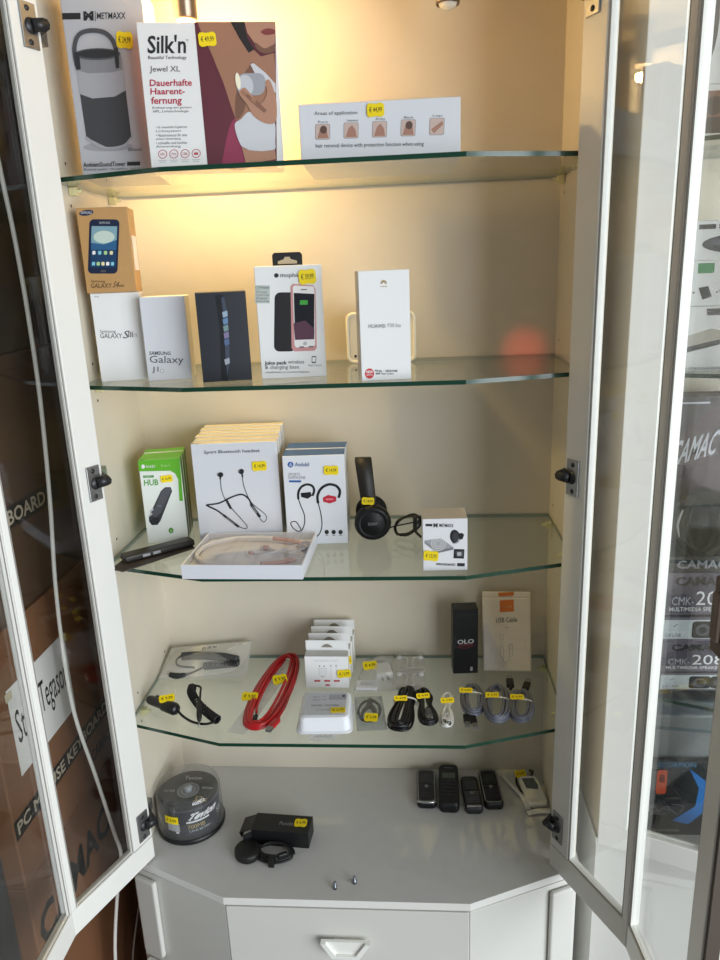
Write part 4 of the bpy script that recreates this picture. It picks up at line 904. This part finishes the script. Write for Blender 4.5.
# tall black carton and the cable pouch
px = ((366, 55), (448, 58), (370, 273)); W_, H_ = 0.0445, 0.1265
def pr_olo(p, b):
    p.rect(366, 74, 448, 76, M('#2f2f33', 0.4)); p.text('OLO', 382, 156, 436, 171, M('#d8d8dc', 0.4), bold=0.02); p.text('SMART', 388, 173, 432, 178, M('#b8434a', 0.4))
    p.stroke([(370, 190), (378, 160), (372, 140), (366, 150)], 1.5, DG, 1, 0); p.rrect(426, 252, 434, 266, 2, LG)
    p.stroke([(380, 180), (410, 186), (440, 176)], 1.5, M('#8a3035', 0.4), 1)
carton('accessory_carton', 'tall narrow black carton standing beside the white cable pouch', 'box', (0.208, -0.067, Z4), W_, H_, 0.030, 4, M('#17171a', 0.35), prints=pr_olo, px=px)
t = thing('cable_pouch', 'flat white paper pouch with an orange square, leaning on the back wall', 'pouch', (0.2835, -0.060, Z4+0.0001), 0, None, (R(-17.5), 0, R(-2)))
px = ((472, 24), (634, 34), (472, 272)); W_, H_ = 0.0865, 0.144
b = MB(); b.box(-W_/2, W_/2, 0.0, 0.010, 0, H_-0.010, M('#e6ddd4', 0.55, noise=0.02, bump=0.3, scale=120), None, 0.003, 2)
b.box(-W_/2, W_/2, 0.0005, 0.006, H_-0.0105, H_, M('#e6ddd4', 0.55, noise=0.02, bump=0.3, scale=120), None, 0.0015)
OR = M('#d9772b', 0.5)
p = PR(b, W_, H_, *px)
p.rect(530, 54, 577, 91, OR, 2); p.text('Goobay', 536, 70, 572, 80, M('#f2d9b8', 0.5)); p.rect(526, 30, 577, 42, OR, 2)
p.text('USB Cable', 517, 108, 588, 124, DG); p.text('— 1.5m —', 541, 136, 564, 142, GREY)
for x in (536, 566): p.stroke([(x-6, 230), (x-4, 200), (x, 190), (x+4, 200), (x+6, 230)], 1.4, LG, 1, 0); p.stroke([(x-6, 162+(x-536)), (x+6, 162+(x-536)), (x+6, 178+(x-536)), (x-6, 178+(x-536)), (x-6, 162+(x-536))], 1.4, LG, 1, 0)
p.stroke([(536, 230), (548, 250), (566, 230)], 1.4, LG)
b.build('pouch', t)

# ---------------------------------------------------------------- things on the worktop
t = thing('disc_spindle', 'clear tub of recordable discs on a black base at the worktop back left', 'disc tub', (-0.2985, -0.156, 0), 0)
b = MB(); b.lathe([(0.0001, 0.0), (0.060, 0.0), (0.0612, 0.002), (0.0612, 0.008), (0.058, 0.010), (0.0001, 0.010)], M('#141518', 0.4), 48); b.build('base', t)
b = MB(); b.lathe([(0.008, 0.011), (0.0545, 0.011), (0.0545, 0.067), (0.020, 0.0672), (0.0195, 0.0674), (0.008, 0.0674), (0.008, 0.011)], M('#4d5058', 0.3, metal=0.3), 48)
DSCT = M('#202226', 0.35)
b.lathe([(0.0205, 0.0676), (0.0535, 0.0676)], DSCT, 48, None, False); b.lathe([(0.0085, 0.0677), (0.020, 0.0677)], M('#8d9096', 0.3), 36, None, False); b.lathe([(0.0150, 0.0679), (0.0165, 0.0679)], M('#3a3c40', 0.4), 36, None, False)
p = PR(b, 0.1, 0.1, (0, 0), (100, 0), (0, 100), lambda u, v, l: Vector((u-0.05, v-0.05, 0.0678+0.0002*l)))
GW = M('#c8cacd', 0.5); GLD = M('#b9a468', 0.5)
p.text('52x', 68, 66, 92, 80, GLD, bold=0.02); p.text('Tevion', 34, 12, 66, 22, GW); p.text('CD-R 700MB', 6, 50, 26, 56, GW); p.text('80min', 74, 40, 94, 47, GW); b.build('disc_stack', t)
b = MB(); b.lathe([(0.0001, 0.078), (0.006, 0.0775), (0.0075, 0.074), (0.0075, 0.0675)], M('#9fa3a8', 0.25), 24); b.build('spindle_pin', t)
b = MB(); b.lathe([(0.0592, 0.0102), (0.0592, 0.012), (0.0572, 0.074), (0.055, 0.083), (0.049, 0.0868), (0.020, 0.088), (0.0001, 0.088)], G_DOME, 56); b.build('clear_cover', t)
b = MB(); a0, a1 = R(-164), R(-4); RL = 0.0557; n = 40
NAV = M('#23252e', 0.4)
rows = [[b.bm.verts.new((RL*math.cos(a0+(a1-a0)*i/n), RL*math.sin(a0+(a1-a0)*i/n), z)) for i in range(n+1)] for z in (0.022, 0.064)]
for i in range(n):
    f = b.bm.faces.new((rows[0][i], rows[0][i+1], rows[1][i+1], rows[1][i])); f.material_index = b.mi(NAV); f.smooth = True
def cyl(u, v, l): a = a0+(a1-a0)*u; r = RL+0.00025*l; return Vector((r*math.cos(a), r*math.sin(a), 0.022+0.042*v))
p = PR(b, 1, 1, (0, 0), (100, 0), (0, 100), cyl)
for k in range(6): p.rect(28.5+k*3, 4, 31.5+k*3, 96, M('#30323c', 0.4), 1)
p.text('Tevion', 52, 8, 88, 40, WB, bold=0.05, shear=0.25); 
for k in range(18): p.rect(53+k*1.5, 45, 54.5+k*1.5, 53, WB, 1)
p.text('700MB', 54, 62, 74, 82, GLD); p.text('CD-R 80 MIN', 55, 88, 80, 97, GW); p.text('50', 8, 40, 18, 72, GW, bold=0.02); p.text('50', 92, 44, 99, 70, GW)
for k in range(3): p.rect(30+k*5, 52, 35+k*5, 92, M('#b7b9bd', 0.5), 2)
for k in range(3): p.rect(30, 56+k*13, 45, 59+k*13, GREY, 3)
p.ell(42, 96, 2, 5, WB, 3); b.build('paper_wrap', t)
b = MB(); pY = PR(b, 1, 1, (0, 0), (100, 0), (0, 100), lambda u, v, l: cyl(u, v, l+10)*1.0)
for k in range(4): pY.rect(29+k*4, 14, 33+k*4, 50, YEL, 4)
pY.text('€ 9,99', 31, 24, 43, 42, INK, 6); o = b.build('price_sticker', t); o['label'] = 'yellow price sticker'

t = thing('black_carton', 'black open-ended carton lying on the worktop with a yellow price sticker', 'box', (-0.122, -0.192, 0), -4)
CB = M('#121314', 0.45)
b = MB(); w2, d2, h2 = 0.051, 0.021, 0.031
b.box(-w2, w2, -d2, d2, 0, 0.001, CB); b.box(-w2, w2, -d2, d2, h2-0.001, h2, CB); b.box(-w2, w2, -d2, -d2+0.001, 0.001, h2-0.001, CB); b.box(-w2, w2, d2-0.001, d2, 0.001, h2-0.001, CB); b.box(w2-0.001, w2, -d2+0.001, d2-0.001, 0.001, h2-0.001, CB)
p = PR(b, 2*w2, 2*d2, (0, 0), (100, 0), (0, 100), lambda u, v, l: Vector((u-w2, v-d2, h2+0.0002*l))); p.text('Phonokit', 46, 42, 70, 62, GREY)
b.build('carton', t)
b = MB(); b.box(-0.024, 0.0, -d2+0.001, d2-0.003, -0.0004, 0.0004, CB); b.box(-0.024, -0.0235, -d2+0.001, d2-0.003, -0.010, 0.0, CB); b.build('end_flap', t, (-w2, 0, h2-0.0008), (0, R(-22), 0))
b = MB(); b.box(-0.016, 0.0, -0.0004, 0.0004, 0.003, h2-0.004, CB); b.build('side_flap', t, (-w2, -d2+0.0006, 0), (0, 0, R(40)))
flat_sticker(t, (0.033, 0.003, h2+0.0004), 0.022, 0.019, '€ 6,99', 2)
t = thing('holder_disc', 'black round disc with a coiled ring of black cable in front of the black carton', 'cable', (-0.150, -0.236, 0), 0)
b = MB(); T = Matrix.Translation((-0.027, 0.001, 0.0)) @ Matrix.Rotation(R(5), 4, 'Y'); b.lathe([(0.0001, 0.0), (0.0215, 0.0), (0.0225, 0.002), (0.0225, 0.011), (0.0210, 0.0135), (0.0001, 0.0135)], M('#121211', 0.5), 36, T @ Matrix.Translation((0, 0, 0.002))); b.build('disc', t)
b = MB(); rd = random.Random(5); pts = []
for k in range(4):
    for q in range(14): a = 2*math.pi*q/14; pts.append((0.020+(0.034-0.003*k)*math.cos(a), 0.004+(0.021-0.002*k)*math.sin(a), 0.0022+0.0032*k+rd.uniform(0, .001)))
b.tube(pts, 0.0019, RUB, 7, sm=3); b.build('cable', t)
b = MB(); b.box(-0.005, 0.005, -0.009, 0.005, 0.0005, 0.016, M('#0f0f10', 0.4), Matrix.Translation((0.019, -0.017, 0)), 0.001); b.build('cable_clip', t)
b = MB(); b.box(-0.008, 0.008, -0.0035, 0.0035, 0, 0.008, M('#0f0f10', 0.4), Matrix.Translation((0.037, -0.010, 0.009)) @ Matrix.Rotation(R(25), 4, 'Z'), 0.0015); b.build('jack_plug', t)
for k, (x, y, lb) in enumerate(((-0.0185, -0.3005, 'left loose steel shelf pin standing near the worktop front edge'), (0.0125, -0.2885, 'right loose steel shelf pin standing near the worktop front edge'))):
    b = MB(); b.lathe([(0.0001, 0), (0.0035, 0), (0.0035, 0.0055), (0.0024, 0.006), (0.0024, 0.0125), (0.0018, 0.0135), (0.0001, 0.0135)], M('#7d828a', 0.3, metal=0.8), 18)
    tag(b.build('shelf_pin', None, (x, y, 0)), lb, 'shelf pin', 'loose steel shelf pins')
# old mobile phones
def phone(label, x, y, yaw, L, W, th, body, rimm, scr, style):
    t = thing('mobile_phone', label, 'phone', (x, y, 0), yaw, 'old mobile phones on the worktop')
    b = MB(); r = W*0.22
    prof = [(W/2*0.92, L/2*0.98, 0.0), (W/2, L/2, th*0.3), (W/2, L/2, th*0.7), (W/2*0.93, L/2*0.97, th)]
    bm = bmesh.new(); rings = [[bm.verts.new((px_, py_, z)) for px_, py_ in rr(a*2, c*2, r)] for a, c, z in prof]
    for A_, B_ in zip(rings, rings[1:]):
        for i in range(len(A_)): bm.faces.new((A_[i], A_[(i+1) % len(A_)], B_[(i+1) % len(A_)], B_[i]))
    bm.faces.new(rings[0][::-1]); bm.faces.new(rings[-1]); b.merge(bm, body, None, False); b.build('phone_body', t)
    b = MB(); 
    if rimm: b.tube([(px_, py_, th*0.97) for px_, py_ in rr(W*0.86, L*0.92, r*0.9)], 0.0009, rimm, 6, True); b.build('silver_trim', t)
    b = MB(); sw, sh, sy = (W*0.66, L*0.30, L*0.20) if style != 1 else (W*0.62, L*0.14, L*0.20)
    b.box(-sw/2-0.002, sw/2+0.002, sy-sh/2-0.002, sy+sh/2+0.002, th, th+0.0004, BLACKG); b.box(-sw/2, sw/2, sy-sh/2, sy+sh/2, th+0.0004, th+0.0006, scr); b.build('screen', t)
    b = MB(); kb = M('#2a2a2e', 0.4) if style != 2 else M('#4a4a4e', 0.35)
    y1 = -L*0.10 if style != 1 else -L*0.02; pit = L*0.072 if style != 1 else L*0.085
    for r_ in range(4):
        for c in range(3): b.box(-0.0042+(c-1)*W*0.24, 0.0042+(c-1)*W*0.24, y1-r_*pit-0.0022, y1-r_*pit+0.0022, th, th+0.0010, kb, None, 0.0004, 1)
    for c in (-1, 1): b.box(c*W*0.24-0.005, c*W*0.24+0.005, y1+pit*0.95-0.0024, y1+pit*0.95+0.0024, th, th+0.0009, kb)
    b.build('keypad', t)
    b = MB(); b.lathe([(0.0001, 0.0012), (0.0032, 0.0010), (0.0036, 0.0)], M('#9a9a9c', 0.3, metal=0.7) if style != 1 else kb, 16, Matrix.Translation((0, y1+pit*0.95, th))); b.build('navigation_key', t)
    if style == 2: b = MB(); b.box(-W*0.40, W*0.40, -L*0.475, -L*0.42, th-0.001, th+0.0008, M('#c3c5c8', 0.25, metal=0.8), None, 0.0006); b.build('silver_end', t)
    if style == 0: b = MB(); b.tube([(-W*0.47, -L*0.43, th*0.8), (-W*0.25, -L*0.475, th*0.9), (W*0.25, -L*0.475, th*0.9), (W*0.47, -L*0.43, th*0.8)], 0.0022, M('#c3c5c8', 0.25, metal=0.8), 8, sm=4); b.build('silver_end', t)
    if style == 1:
        b = MB(); b.tube([(W*0.34, L*0.47, th*0.5), (W*0.35, L*0.56, th*0.5)], 0.0042, body, 10); b.build('aerial', t)
        b = MB(); b.box(-0.008, 0.008, L*0.40, L*0.405, th, th+0.0006, GREY); b.build('earpiece', t)
    return t
PB = M('#141417', 0.4); SLV = M('#b4b6ba', 0.3, metal=0.8)
phone('leftmost old mobile phone, black with a silver curved bottom edge', 0.134, -0.066, 0, 0.096, 0.037, 0.014, PB, SLV, M('#23272a', 0.15), 0)
phone('bulky black mobile phone with a stub aerial, second from the left', 0.1765, -0.068, -2, 0.112, 0.038, 0.020, M('#0e0e10', 0.5), None, M('#4d564d', 0.25), 1)
phone('black mobile phone with a bright silver lower end, third from the left', 0.2185, -0.082, 3, 0.088, 0.033, 0.014, M('#27272a', 0.4), None, M('#33373a', 0.15), 2)
phone('slanted black mobile phone with thin silver outline, right end of the row', 0.2555, -0.066, 3, 0.096, 0.036, 0.015, PB, SLV, M('#2a2e30', 0.15), 3)
# white phone in an open plastic sleeve
t = thing('mobile_phone', 'small white mobile phone with a grey screen, in the back right corner', 'phone', (0.3335, -0.072, 0.0022), 8)
b = MB(); bm = bmesh.new(); rings = [[bm.verts.new((x, y, z)) for x, y in rr(a*2, c*2, 0.008)] for a, c, z in ((0.0165, 0.037, 0), (0.018, 0.0385, 0.004), (0.018, 0.0385, 0.008), (0.0165, 0.037, 0.011))]
for A_, B_ in zip(rings, rings[1:]):
    for i in range(len(A_)): bm.faces.new((A_[i], A_[(i+1) % len(A_)], B_[(i+1) % len(A_)], B_[i]))
bm.faces.new(rings[0][::-1]); bm.faces.new(rings[-1]); b.merge(bm, M('#e6e4dd', 0.35)); b.build('phone_body', t)
b = MB(); b.prism([(-0.011, 0.004), (0.010, -0.002), (0.013, 0.010), (0.010, 0.030), (-0.012, 0.031)], 0.011, 0.0115, M('#5b6468', 0.2)); b.build('screen', t)
b = MB(); b.tube([(-0.004, 0.038, 0.006), (-0.010, 0.046, 0.005), (-0.018, 0.044, 0.004), (-0.022, 0.030, 0.003), (-0.020, 0.0, 0.003)], 0.0018, RUB, 8, sm=4); b.build('cable', t)
flat_sticker(t, (-0.010, 0.047, 0.0095), 0.022, 0.014, '€ 6,99', 6, 30)
b = MB(); b.tube([(0.008, 0.040, 0.006), (0.013, 0.048, 0.008), (0.016, 0.056, 0.006), (0.011, 0.060, 0.005)], 0.0028, M('#5b5346', 0.5), 8, sm=4); b.build('cord_knot', t)
t = thing('plastic_bag', 'crumpled white plastic sleeve under the small white mobile phone', 'bag', (0.325, -0.074, 0), 8)
b = MB(); b.box(-0.012, 0.028, -0.045, 0.045, 0.0003, 0.0012, G_BAG); b.build('bag_film', t)
WF = M('#e2e0dc', 0.4)
b = MB(); b.tube([(-0.033, 0.055, 0.003), (-0.022, 0.020, 0.004), (-0.013, -0.010, 0.005), (-0.011, -0.040, 0.004)], 0.0045, WF, 8, sm=5, flat=0.5); b.build('side_fold', t)
b = MB(); b.tube([(-0.016, -0.049, 0.003), (0.004, -0.048, 0.005), (0.026, -0.050, 0.004)], 0.006, WF, 8, sm=5, flat=0.5); b.build('end_fold', t)
# ---------------------------------------------------------------- stock stacked on the left, behind the open door
CARD = M('#7a5236', 0.7, noise=0.08, scale=30); CARD_SHADED = M('#4c3626', 0.7, noise=0.08, scale=30); CARD_DEEP_SHADE = M('#2f2620', 0.7, noise=0.08, scale=30)  # shade on the upper boxes is put into the two darker browns
INKB = M('#1c1a19', 0.6); TXT = M('#b5a893', 0.6); TAPE = M('#a98452', 0.35)
def stock(label, x0, x1, y0, y1, z0, z1, mat, prints=None):
    b = MB(); hx, hy, h = (x1-x0)/2, (y1-y0)/2, z1-z0; b.box(-hx, hx, -hy, hy, 0, h, mat, None, 0.003, 2)
    if prints:
        p = PR(b, 1, 1, (0, 1), (1, 1), (0, 0), lambda u, v, l: Vector((hx+0.0003*l, u-(y0+y1)/2, v-z0))); prints(p)
    return tag(b.build('cardboard_box', None, ((x0+x1)/2, (y0+y1)/2, z0)), label, 'cardboard box', 'cardboard boxes stacked beside the left door')
def P_low(p): p.text('CAMAC', -0.350, -0.025, -0.075, -0.092, INKB, bold=0.03)
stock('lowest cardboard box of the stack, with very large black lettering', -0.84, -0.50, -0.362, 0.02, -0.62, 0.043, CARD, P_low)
def P_mid(p):
    p.rect(-0.361, 0.168, 0.010, 0.134, INKB, 1); p.text('PC MOUSE KEYBOARD', -0.354, 0.162, -0.012, 0.140, TXT, bold=0.02)
    p.text('CAMAC', -0.10, 0.105, -0.02, 0.080, INKB, bold=0.02)
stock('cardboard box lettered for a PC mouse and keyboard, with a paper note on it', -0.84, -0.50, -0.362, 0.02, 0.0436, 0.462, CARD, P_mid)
def P_hi(p):
    p.rect(-0.300, 0.634, -0.06, 0.598, INKB, 1); p.text('KEYBOARD', -0.291, 0.628, -0.108, 0.604, TXT, bold=0.02)
    p.stroke([(-0.30, 0.74), (-0.27, 0.72), (-0.30, 0.70)], 0.004, INKB, 1, 0); p.text('CMK-11', -0.19, 0.585, -0.13, 0.570, INKB)
stock('third cardboard box up, with a dark band of keyboard lettering', -0.82, -0.505, -0.335, 0.02, 0.4626, 0.86, CARD_SHADED, P_hi)
stock('cardboard box darkened in colour for shade, at the top of the stack left of the cabinet', -0.83, -0.51, -0.345, 0.02, 0.8606, 1.42, CARD_DEEP_SHADE)
# paper note taped to the middle box
b = MB(); b.box(-0.0004, 0.0, -0.095, 0.095, 0.0, 0.150, M('#e4e2de', 0.6))
p = PR(b, 0.19, 0.15, (0, 0), (100, 0), (0, 100), lambda u, v, l: Vector((0.0002*l, u-0.095, v)))
p.text('Stt', 5, 28, 24, 66, K, bold=0.0); p.text('Tegason', 44, 26, 94, 74, K)
b.box(-0.0002, 0.0003, -0.100, -0.082, 0.132, 0.146, M('#c9bfa2', 0.3)); b.box(-0.0002, 0.0003, 0.082, 0.100, 0.132, 0.146, M('#c9bfa2', 0.3))
tag(b.build('paper_note', None, (-0.4992, -0.225, 0.222)), 'white paper note with large handwriting stuck on the cardboard box', 'paper note')
# dark crate in front of the stack
t = thing('storage_crate', 'dark grey plastic crate standing on the floor in front of the cardboard boxes', 'crate', (-0.702, -0.56, -0.62), 0)
DK = M('#2b2b2d', 0.5)
b = MB(); b.box(-0.19, 0.19, -0.18, 0.18, 0, 0.86, DK, None, 0.012, 2); b.build('crate_body', t)
b = MB(); b.box(-0.197, 0.197, -0.187, 0.187, 0.84, 0.875, M('#222224', 0.45), None, 0.006, 2); b.build('lid', t)
b = MB(); b.box(0.190, 0.200, -0.06, 0.06, 0.70, 0.73, M('#222224', 0.45), None, 0.004); b.build('handle', t)
# white cable hanging between the left door and the boxes
WCAB = M('#f2f0ea', 0.45)
t = thing('hanging_cable', 'long white cable hanging down behind the left glass door', 'cable', (-0.44, -0.2, -0.62), 0)
cp = [(-0.455, -0.2, 1.40), (-0.447, -0.2, 1.22), (-0.442, -0.2, 1.116), (-0.437, -0.2, 1.03), (-0.435, -0.2, 0.927), (-0.437, -0.2, 0.795), (-0.447, -0.2, 0.637), (-0.460, -0.2, 0.502), (-0.466, -0.2, 0.376), (-0.464, -0.2, 0.252), (-0.445, -0.2, 0.132), (-0.428, -0.2, 0.016), (-0.421, -0.2, -0.043), (-0.442, -0.2, -0.14), (-0.464, -0.2, -0.284), (-0.468, -0.204, -0.45), (-0.462, -0.204, -0.6155)]
b = MB(); b.tube([(x+0.44, y+0.2, z+0.62) for x, y, z in cp], 0.0033, WCAB, 10, sm=5); b.build('cord', t)
t = thing('cable', 'thin grey cable curving over the dark floor gap left of the base cabinet', 'cable', (-0.43, -0.15, -0.62), 0)
b = MB(); b.tube([(0.035, 0.02, 0.62), (0.030, -0.01, 0.50), (0.0, 0.0, 0.40), (-0.03, 0.0, 0.25), (-0.02, -0.03, 0.10), (-0.01, 0.0, 0.003), (0.02, 0.08, 0.003)], 0.0018, M('#8f8c88', 0.5), 8, sm=6); b.build('cord', t)

# ---------------------------------------------------------------- neighbouring cabinet on the right
NX = 0.43; NW = 0.76
nb = thing('display_cabinet', 'neighbouring white cabinet seen through the right open door', 'cabinet', (0, 0, 0))
b = MB(); b.box(NX, NX+NW, 0.0, 0.012, 0.0, 1.40, CREAM); b.build('back_panel', nb)
for x in (NX, NX+NW-0.018): b = MB(); b.box(x, x+0.018, -0.172, 0.0, 0.0, 1.37, CREAM); b.build('side_panel', nb)
b = MB(); b.prism([(NX, 0.012), (NX, -0.176), (NX+0.16, -0.245), (NX+NW-0.16, -0.245), (NX+NW, -0.176), (NX+NW, 0.012)], 1.372, 1.40, CREAM); b.build('top_panel', nb)
o, *_ = door(nb, (NX, -0.180), (0.162, -0.070), 0.175, (1, 0), 0.215, -1, 0.003, 1.365, 0, (0.046, 0.160, 0.020, 0.195), ()); o['label'] = 'closed glass door of the neighbouring cabinet'
b = MB(); b.prism([(NX-0.004, 0.012), (NX-0.004, -0.176), (NX+0.163, -0.258), (NX+NW-0.163, -0.258), (NX+NW+0.004, -0.176), (NX+NW+0.004, 0.012)], -0.0145, -0.0004, WORKTOP, None, WHITE)
tag(b.build('worktop'), 'pale worktop of the neighbouring cabinet on the right', 'worktop')
t = thing('base_cabinet', 'white base unit of the neighbouring cabinet on the right', 'cabinet', (NX+NW/2, 0, -0.62))
b = MB(); b.prism([(-NW/2, 0.012), (-NW/2, -0.166), (-NW/2+0.165, -0.244), (NW/2-0.165, -0.244), (NW/2, -0.166), (NW/2, 0.012)], 0, 0.6054, WHITE); b.build('carcass', t)
b = MB(); b.box(-0.20, 0.20, -0.256, -0.244, 0.38, 0.598, WHITE, None, 0.0015); b.build('drawer', t)
for z, lb in ((1.112, 'upper glass shelf of the neighbouring cabinet, below the picture cartons'), (0.803, 'middle glass shelf of the neighbouring cabinet, under the mouse cartons'), (0.281, 'lower glass shelf of the neighbouring cabinet, under the speaker cartons')):
    b = MB(); b.prism([(NX+0.02, -0.002), (NX+0.02, -0.165), (NX+0.16, -0.222), (NX+NW-0.16, -0.222), (NX+NW-0.02, -0.165), (NX+NW-0.02, -0.002)], -0.003, 0.003, G_SHELF, None, G_EDGE)
    lighten(b); tag(b.build('glass_shelf', None, (0, 0, z)), lb, 'shelf', 'glass shelves in the neighbouring cabinet')
NY = -0.168
def ncart(name, label, x0, x1, z, h, d, front, prints, px=None, stk=None, side=None, cat='box', y=NY):
    w = x1-x0; fr_ = ((0, 0), (100, 0), (0, 100))
    return carton(name, label, cat, ((x0+x1)/2, y, z), w, h, d, 0, front, None, side or front, None, prints, px or fr_,
                  (lambda root: sticker(root, uvpt(px or fr_, w, h, stk[0]), 0.022, 0.015, stk[1], 3)) if stk else None)
BRN2 = M('#7a5747', 0.5)
def pr_p1(p, b):
    p.rect(6, 12, 60, 92, BRN2, 1); p.ell(22, 40, 7, 18, M('#3a2a26', 0.5), 2); p.poly([(12, 92), (14, 62), (30, 62), (34, 92)], M('#2d2422', 0.5), 2); p.ell(46, 62, 8, 20, M('#a98672', 0.5), 2)
ncart('picture_carton', 'neighbour carton with a brown portrait picture, on the upper shelf', 0.490, 0.640, 1.1155, 0.064, 0.10, WB, pr_p1)
def pr_p2(p, b): p.ell(16, 50, 11, 40, M('#3b3937', 0.4), 1); p.ell(14, 40, 6, 24, M('#54514e', 0.4), 2)
ncart('picture_carton', 'white carton with a dark oval, on top of the portrait carton', 0.476, 0.640, 1.1800, 0.150, 0.10, WB, pr_p2)
def pr_mouse(p, b):
    p.rect(12, 10, 28, 22, K); p.text('PC MOUSE', 31, 10, 66, 22, K, bold=0.02)
    p.ell(52, 60, 36, 24, M('#2f3540', 0.4), 1); p.ell(48, 54, 24, 13, M('#475062', 0.4), 2); p.stroke([(52, 38), (50, 60)], 1.5, K, 3, 0)
ncart('mouse_carton', 'upper white mouse carton, topmost in the neighbour stack', 0.500, 0.640, 0.9595, 0.052, 0.08, WB, pr_mouse)
def pr_m2n(p, b):
    p.rrect(24, 6, 38, 28, 1, M('#3f8f5a', 0.5)); p.text('PC MOUSE', 44, 26, 80, 38, K, bold=0.02); p.ell(66, 66, 22, 22, M('#2f3540', 0.4)); p.poly([(8, 50), (16, 46), (16, 62), (8, 66)], GREY)
    p.poly([(26, 60), (34, 56), (38, 80), (30, 86)], K, 1); p.ell(22, 70, 1, 2, K); p.ell(42, 70, 1, 2, K)
ncart('mouse_carton', 'white mouse carton with a green square, middle of the neighbour stack', 0.482, 0.640, 0.8975, 0.0615, 0.08, WB, pr_m2n)
def pr_m3(p, b):
    p.rect(34, 4, 52, 14, DG); p.text('MAXX', 54, 5, 66, 13, K); p.poly([(4, 52), (40, 34), (62, 46), (62, 54), (10, 74), (4, 72)], M('#b5b0a6', 0.4), 1); p.poly([(62, 46), (62, 54), (10, 74), (8, 66)], DG, 2)
    p.poly([(54, 66), (64, 60), (70, 82), (60, 90)], K, 1); p.text('POWER STATION WIRELESS', 6, 94, 60, 98, DG); p.rrect(70, 20, 80, 36, 1, M('#3f8f5a', 0.5))
ncart('charger_pad_carton', 'white carton with a grey charging pad picture and yellow sticker, lowest of its stack', 0.484, 0.640, 0.8062, 0.0908, 0.08, WB, pr_m3, None, ((62, 34), '€ 12,99'))
# speaker cartons on the lower shelf
PUR = M('#6a6370', 0.45); PUR2 = M('#4f4a58', 0.45)
def pr_cmk(p, b):
    p.rect(0, 0, 100, 58, PUR, 1); p.poly([(0, 30), (40, 0), (100, 0), (100, 10), (30, 58), (0, 58)], PUR2, 2)
    p.text('CAMAC', 12, 5, 62, 18, INKB, 4, bold=0.04); p.text('CMK-', 10, 34, 32, 46, LG, 4); p.text('208', 34, 26, 66, 46, WB, 4); p.text('MULTIMEDIA SPEAKER', 8, 49, 64, 55, WB, 4, bold=0.01)
    p.rect(0, 60, 100, 64, K, 1); p.rect(4, 68, 96, 96, M('#c6ced0', 0.4), 1)
    for x in (44, 66): p.rrect(x-11, 70, x+11, 95, 4, M('#1d1e20', 0.4), 2); p.ell(x, 83, 7.5, 9, M('#5a5c60', 0.4), 3); p.ell(x, 83, 4, 5, K, 4)
    p.text('2.0 USB', 6, 88, 22, 93, DG); p.stroke([(14, 78), (18, 74)], 0.8, DG, 2, 0)
ncart('speaker_carton', 'lower purple-grey speaker carton in the neighbouring cabinet', 0.510, 0.665, 0.2843, 0.0890, 0.10, PUR, pr_cmk)
ncart('speaker_carton', 'upper purple-grey speaker carton in the neighbouring cabinet, with a yellow sticker', 0.508, 0.660, 0.3736, 0.118, 0.10, PUR, pr_cmk, None, ((62, 22), '€ 9,99'))
ncart('speaker_carton', 'flat black carton with pale lettering lying on the speaker cartons', 0.508, 0.660, 0.4920, 0.028, 0.10, M('#1b1b1d', 0.4), lambda p, b: p.text('CAMAC', 12, 25, 62, 75, M('#8f8f94', 0.4), bold=0.03))
MAR = M('#3a2024', 0.4)
def pr_mar(p, b):
    p.text('CAMAC', 16, 30, 58, 48, LG, 2, bold=0.02, shear=0.3, slope=-0.2); p.poly([(0, 0), (60, 0), (20, 30), (0, 40)], M('#241518', 0.4), 1); p.stroke([(14, 4), (14, 14)], 1.5, LG, 2, 0); p.stroke([(14, 4), (50, 4)], 1.2, LG, 2, 0)
ncart('speaker_carton', 'dark maroon carton with slanted pale lettering behind the black speaker', 0.500, 0.665, 0.5205, 0.235, 0.05, MAR, pr_mar, None, ((8, 52), '€ 14,99'), None, 'box', -0.095)
t = thing('ball_speaker', 'glossy black ball speaker with a white rim beside the maroon carton', 'speaker', (0.566, -0.152, 0.5205), 0)
b = MB(); b.lathe([(0.0001, 0.0), (0.022, 0.0), (0.034, 0.010), (0.045, 0.030), (0.048, 0.052), (0.043, 0.078), (0.028, 0.098), (0.0001, 0.105)], M('#0c0d0e', 0.12, coat=0.5), 32); b.build('shell', t)
b = MB(); b.tube([(0.044*math.cos(a*0.2), -0.018, 0.052+0.044*math.sin(a*0.2)) for a in range(0, 32)], 0.0022, M('#d8d8d8', 0.3), 8, True); b.build('rim', t)
def pr_blue(p, b):
    p.poly([(55, 10), (80, 30), (84, 60), (60, 85), (40, 80), (66, 60), (68, 36)], M('#2c6fb5', 0.4), 1); p.rrect(18, 12, 30, 44, 3, M('#c9502a', 0.4), 2); p.rrect(21, 18, 27, 28, 2, M('#7a2d1a', 0.4), 3)
    for k in range(7): p.stroke([(8+k*5, 76-k*3), (16+k*6, 60+(k % 3)*6), (24+k*4, 70)], 0.8, GREY, 1)
    p.text('GAMING ACCESSORIES', 8, 92, 50, 95, LG); p.text('SCORPION', 18, 2, 62, 8, M('#3a7fae', 0.4))
ncart('gaming_carton', 'dark carton with a blue sweep and an orange figure, on the neighbouring worktop', 0.498, 0.640, 0.0, 0.150, 0.10, M('#1d2326', 0.4), pr_blue)
t = thing('storage_tin', 'plain grey tin lying on top of the dark blue-sweep carton', 'tin', (0.572, NY+0.05, 0.1504), 0)
b = MB(); b.box(-0.066, 0.066, -0.045, 0.045, 0, 0.088, M('#5d6468', 0.4), None, 0.008, 3); b.build('tin_body', t)
b = MB(); b.box(-0.068, 0.068, -0.047, 0.047, 0.088, 0.112, M('#50575b', 0.4), None, 0.006, 3); b.build('lid', t)
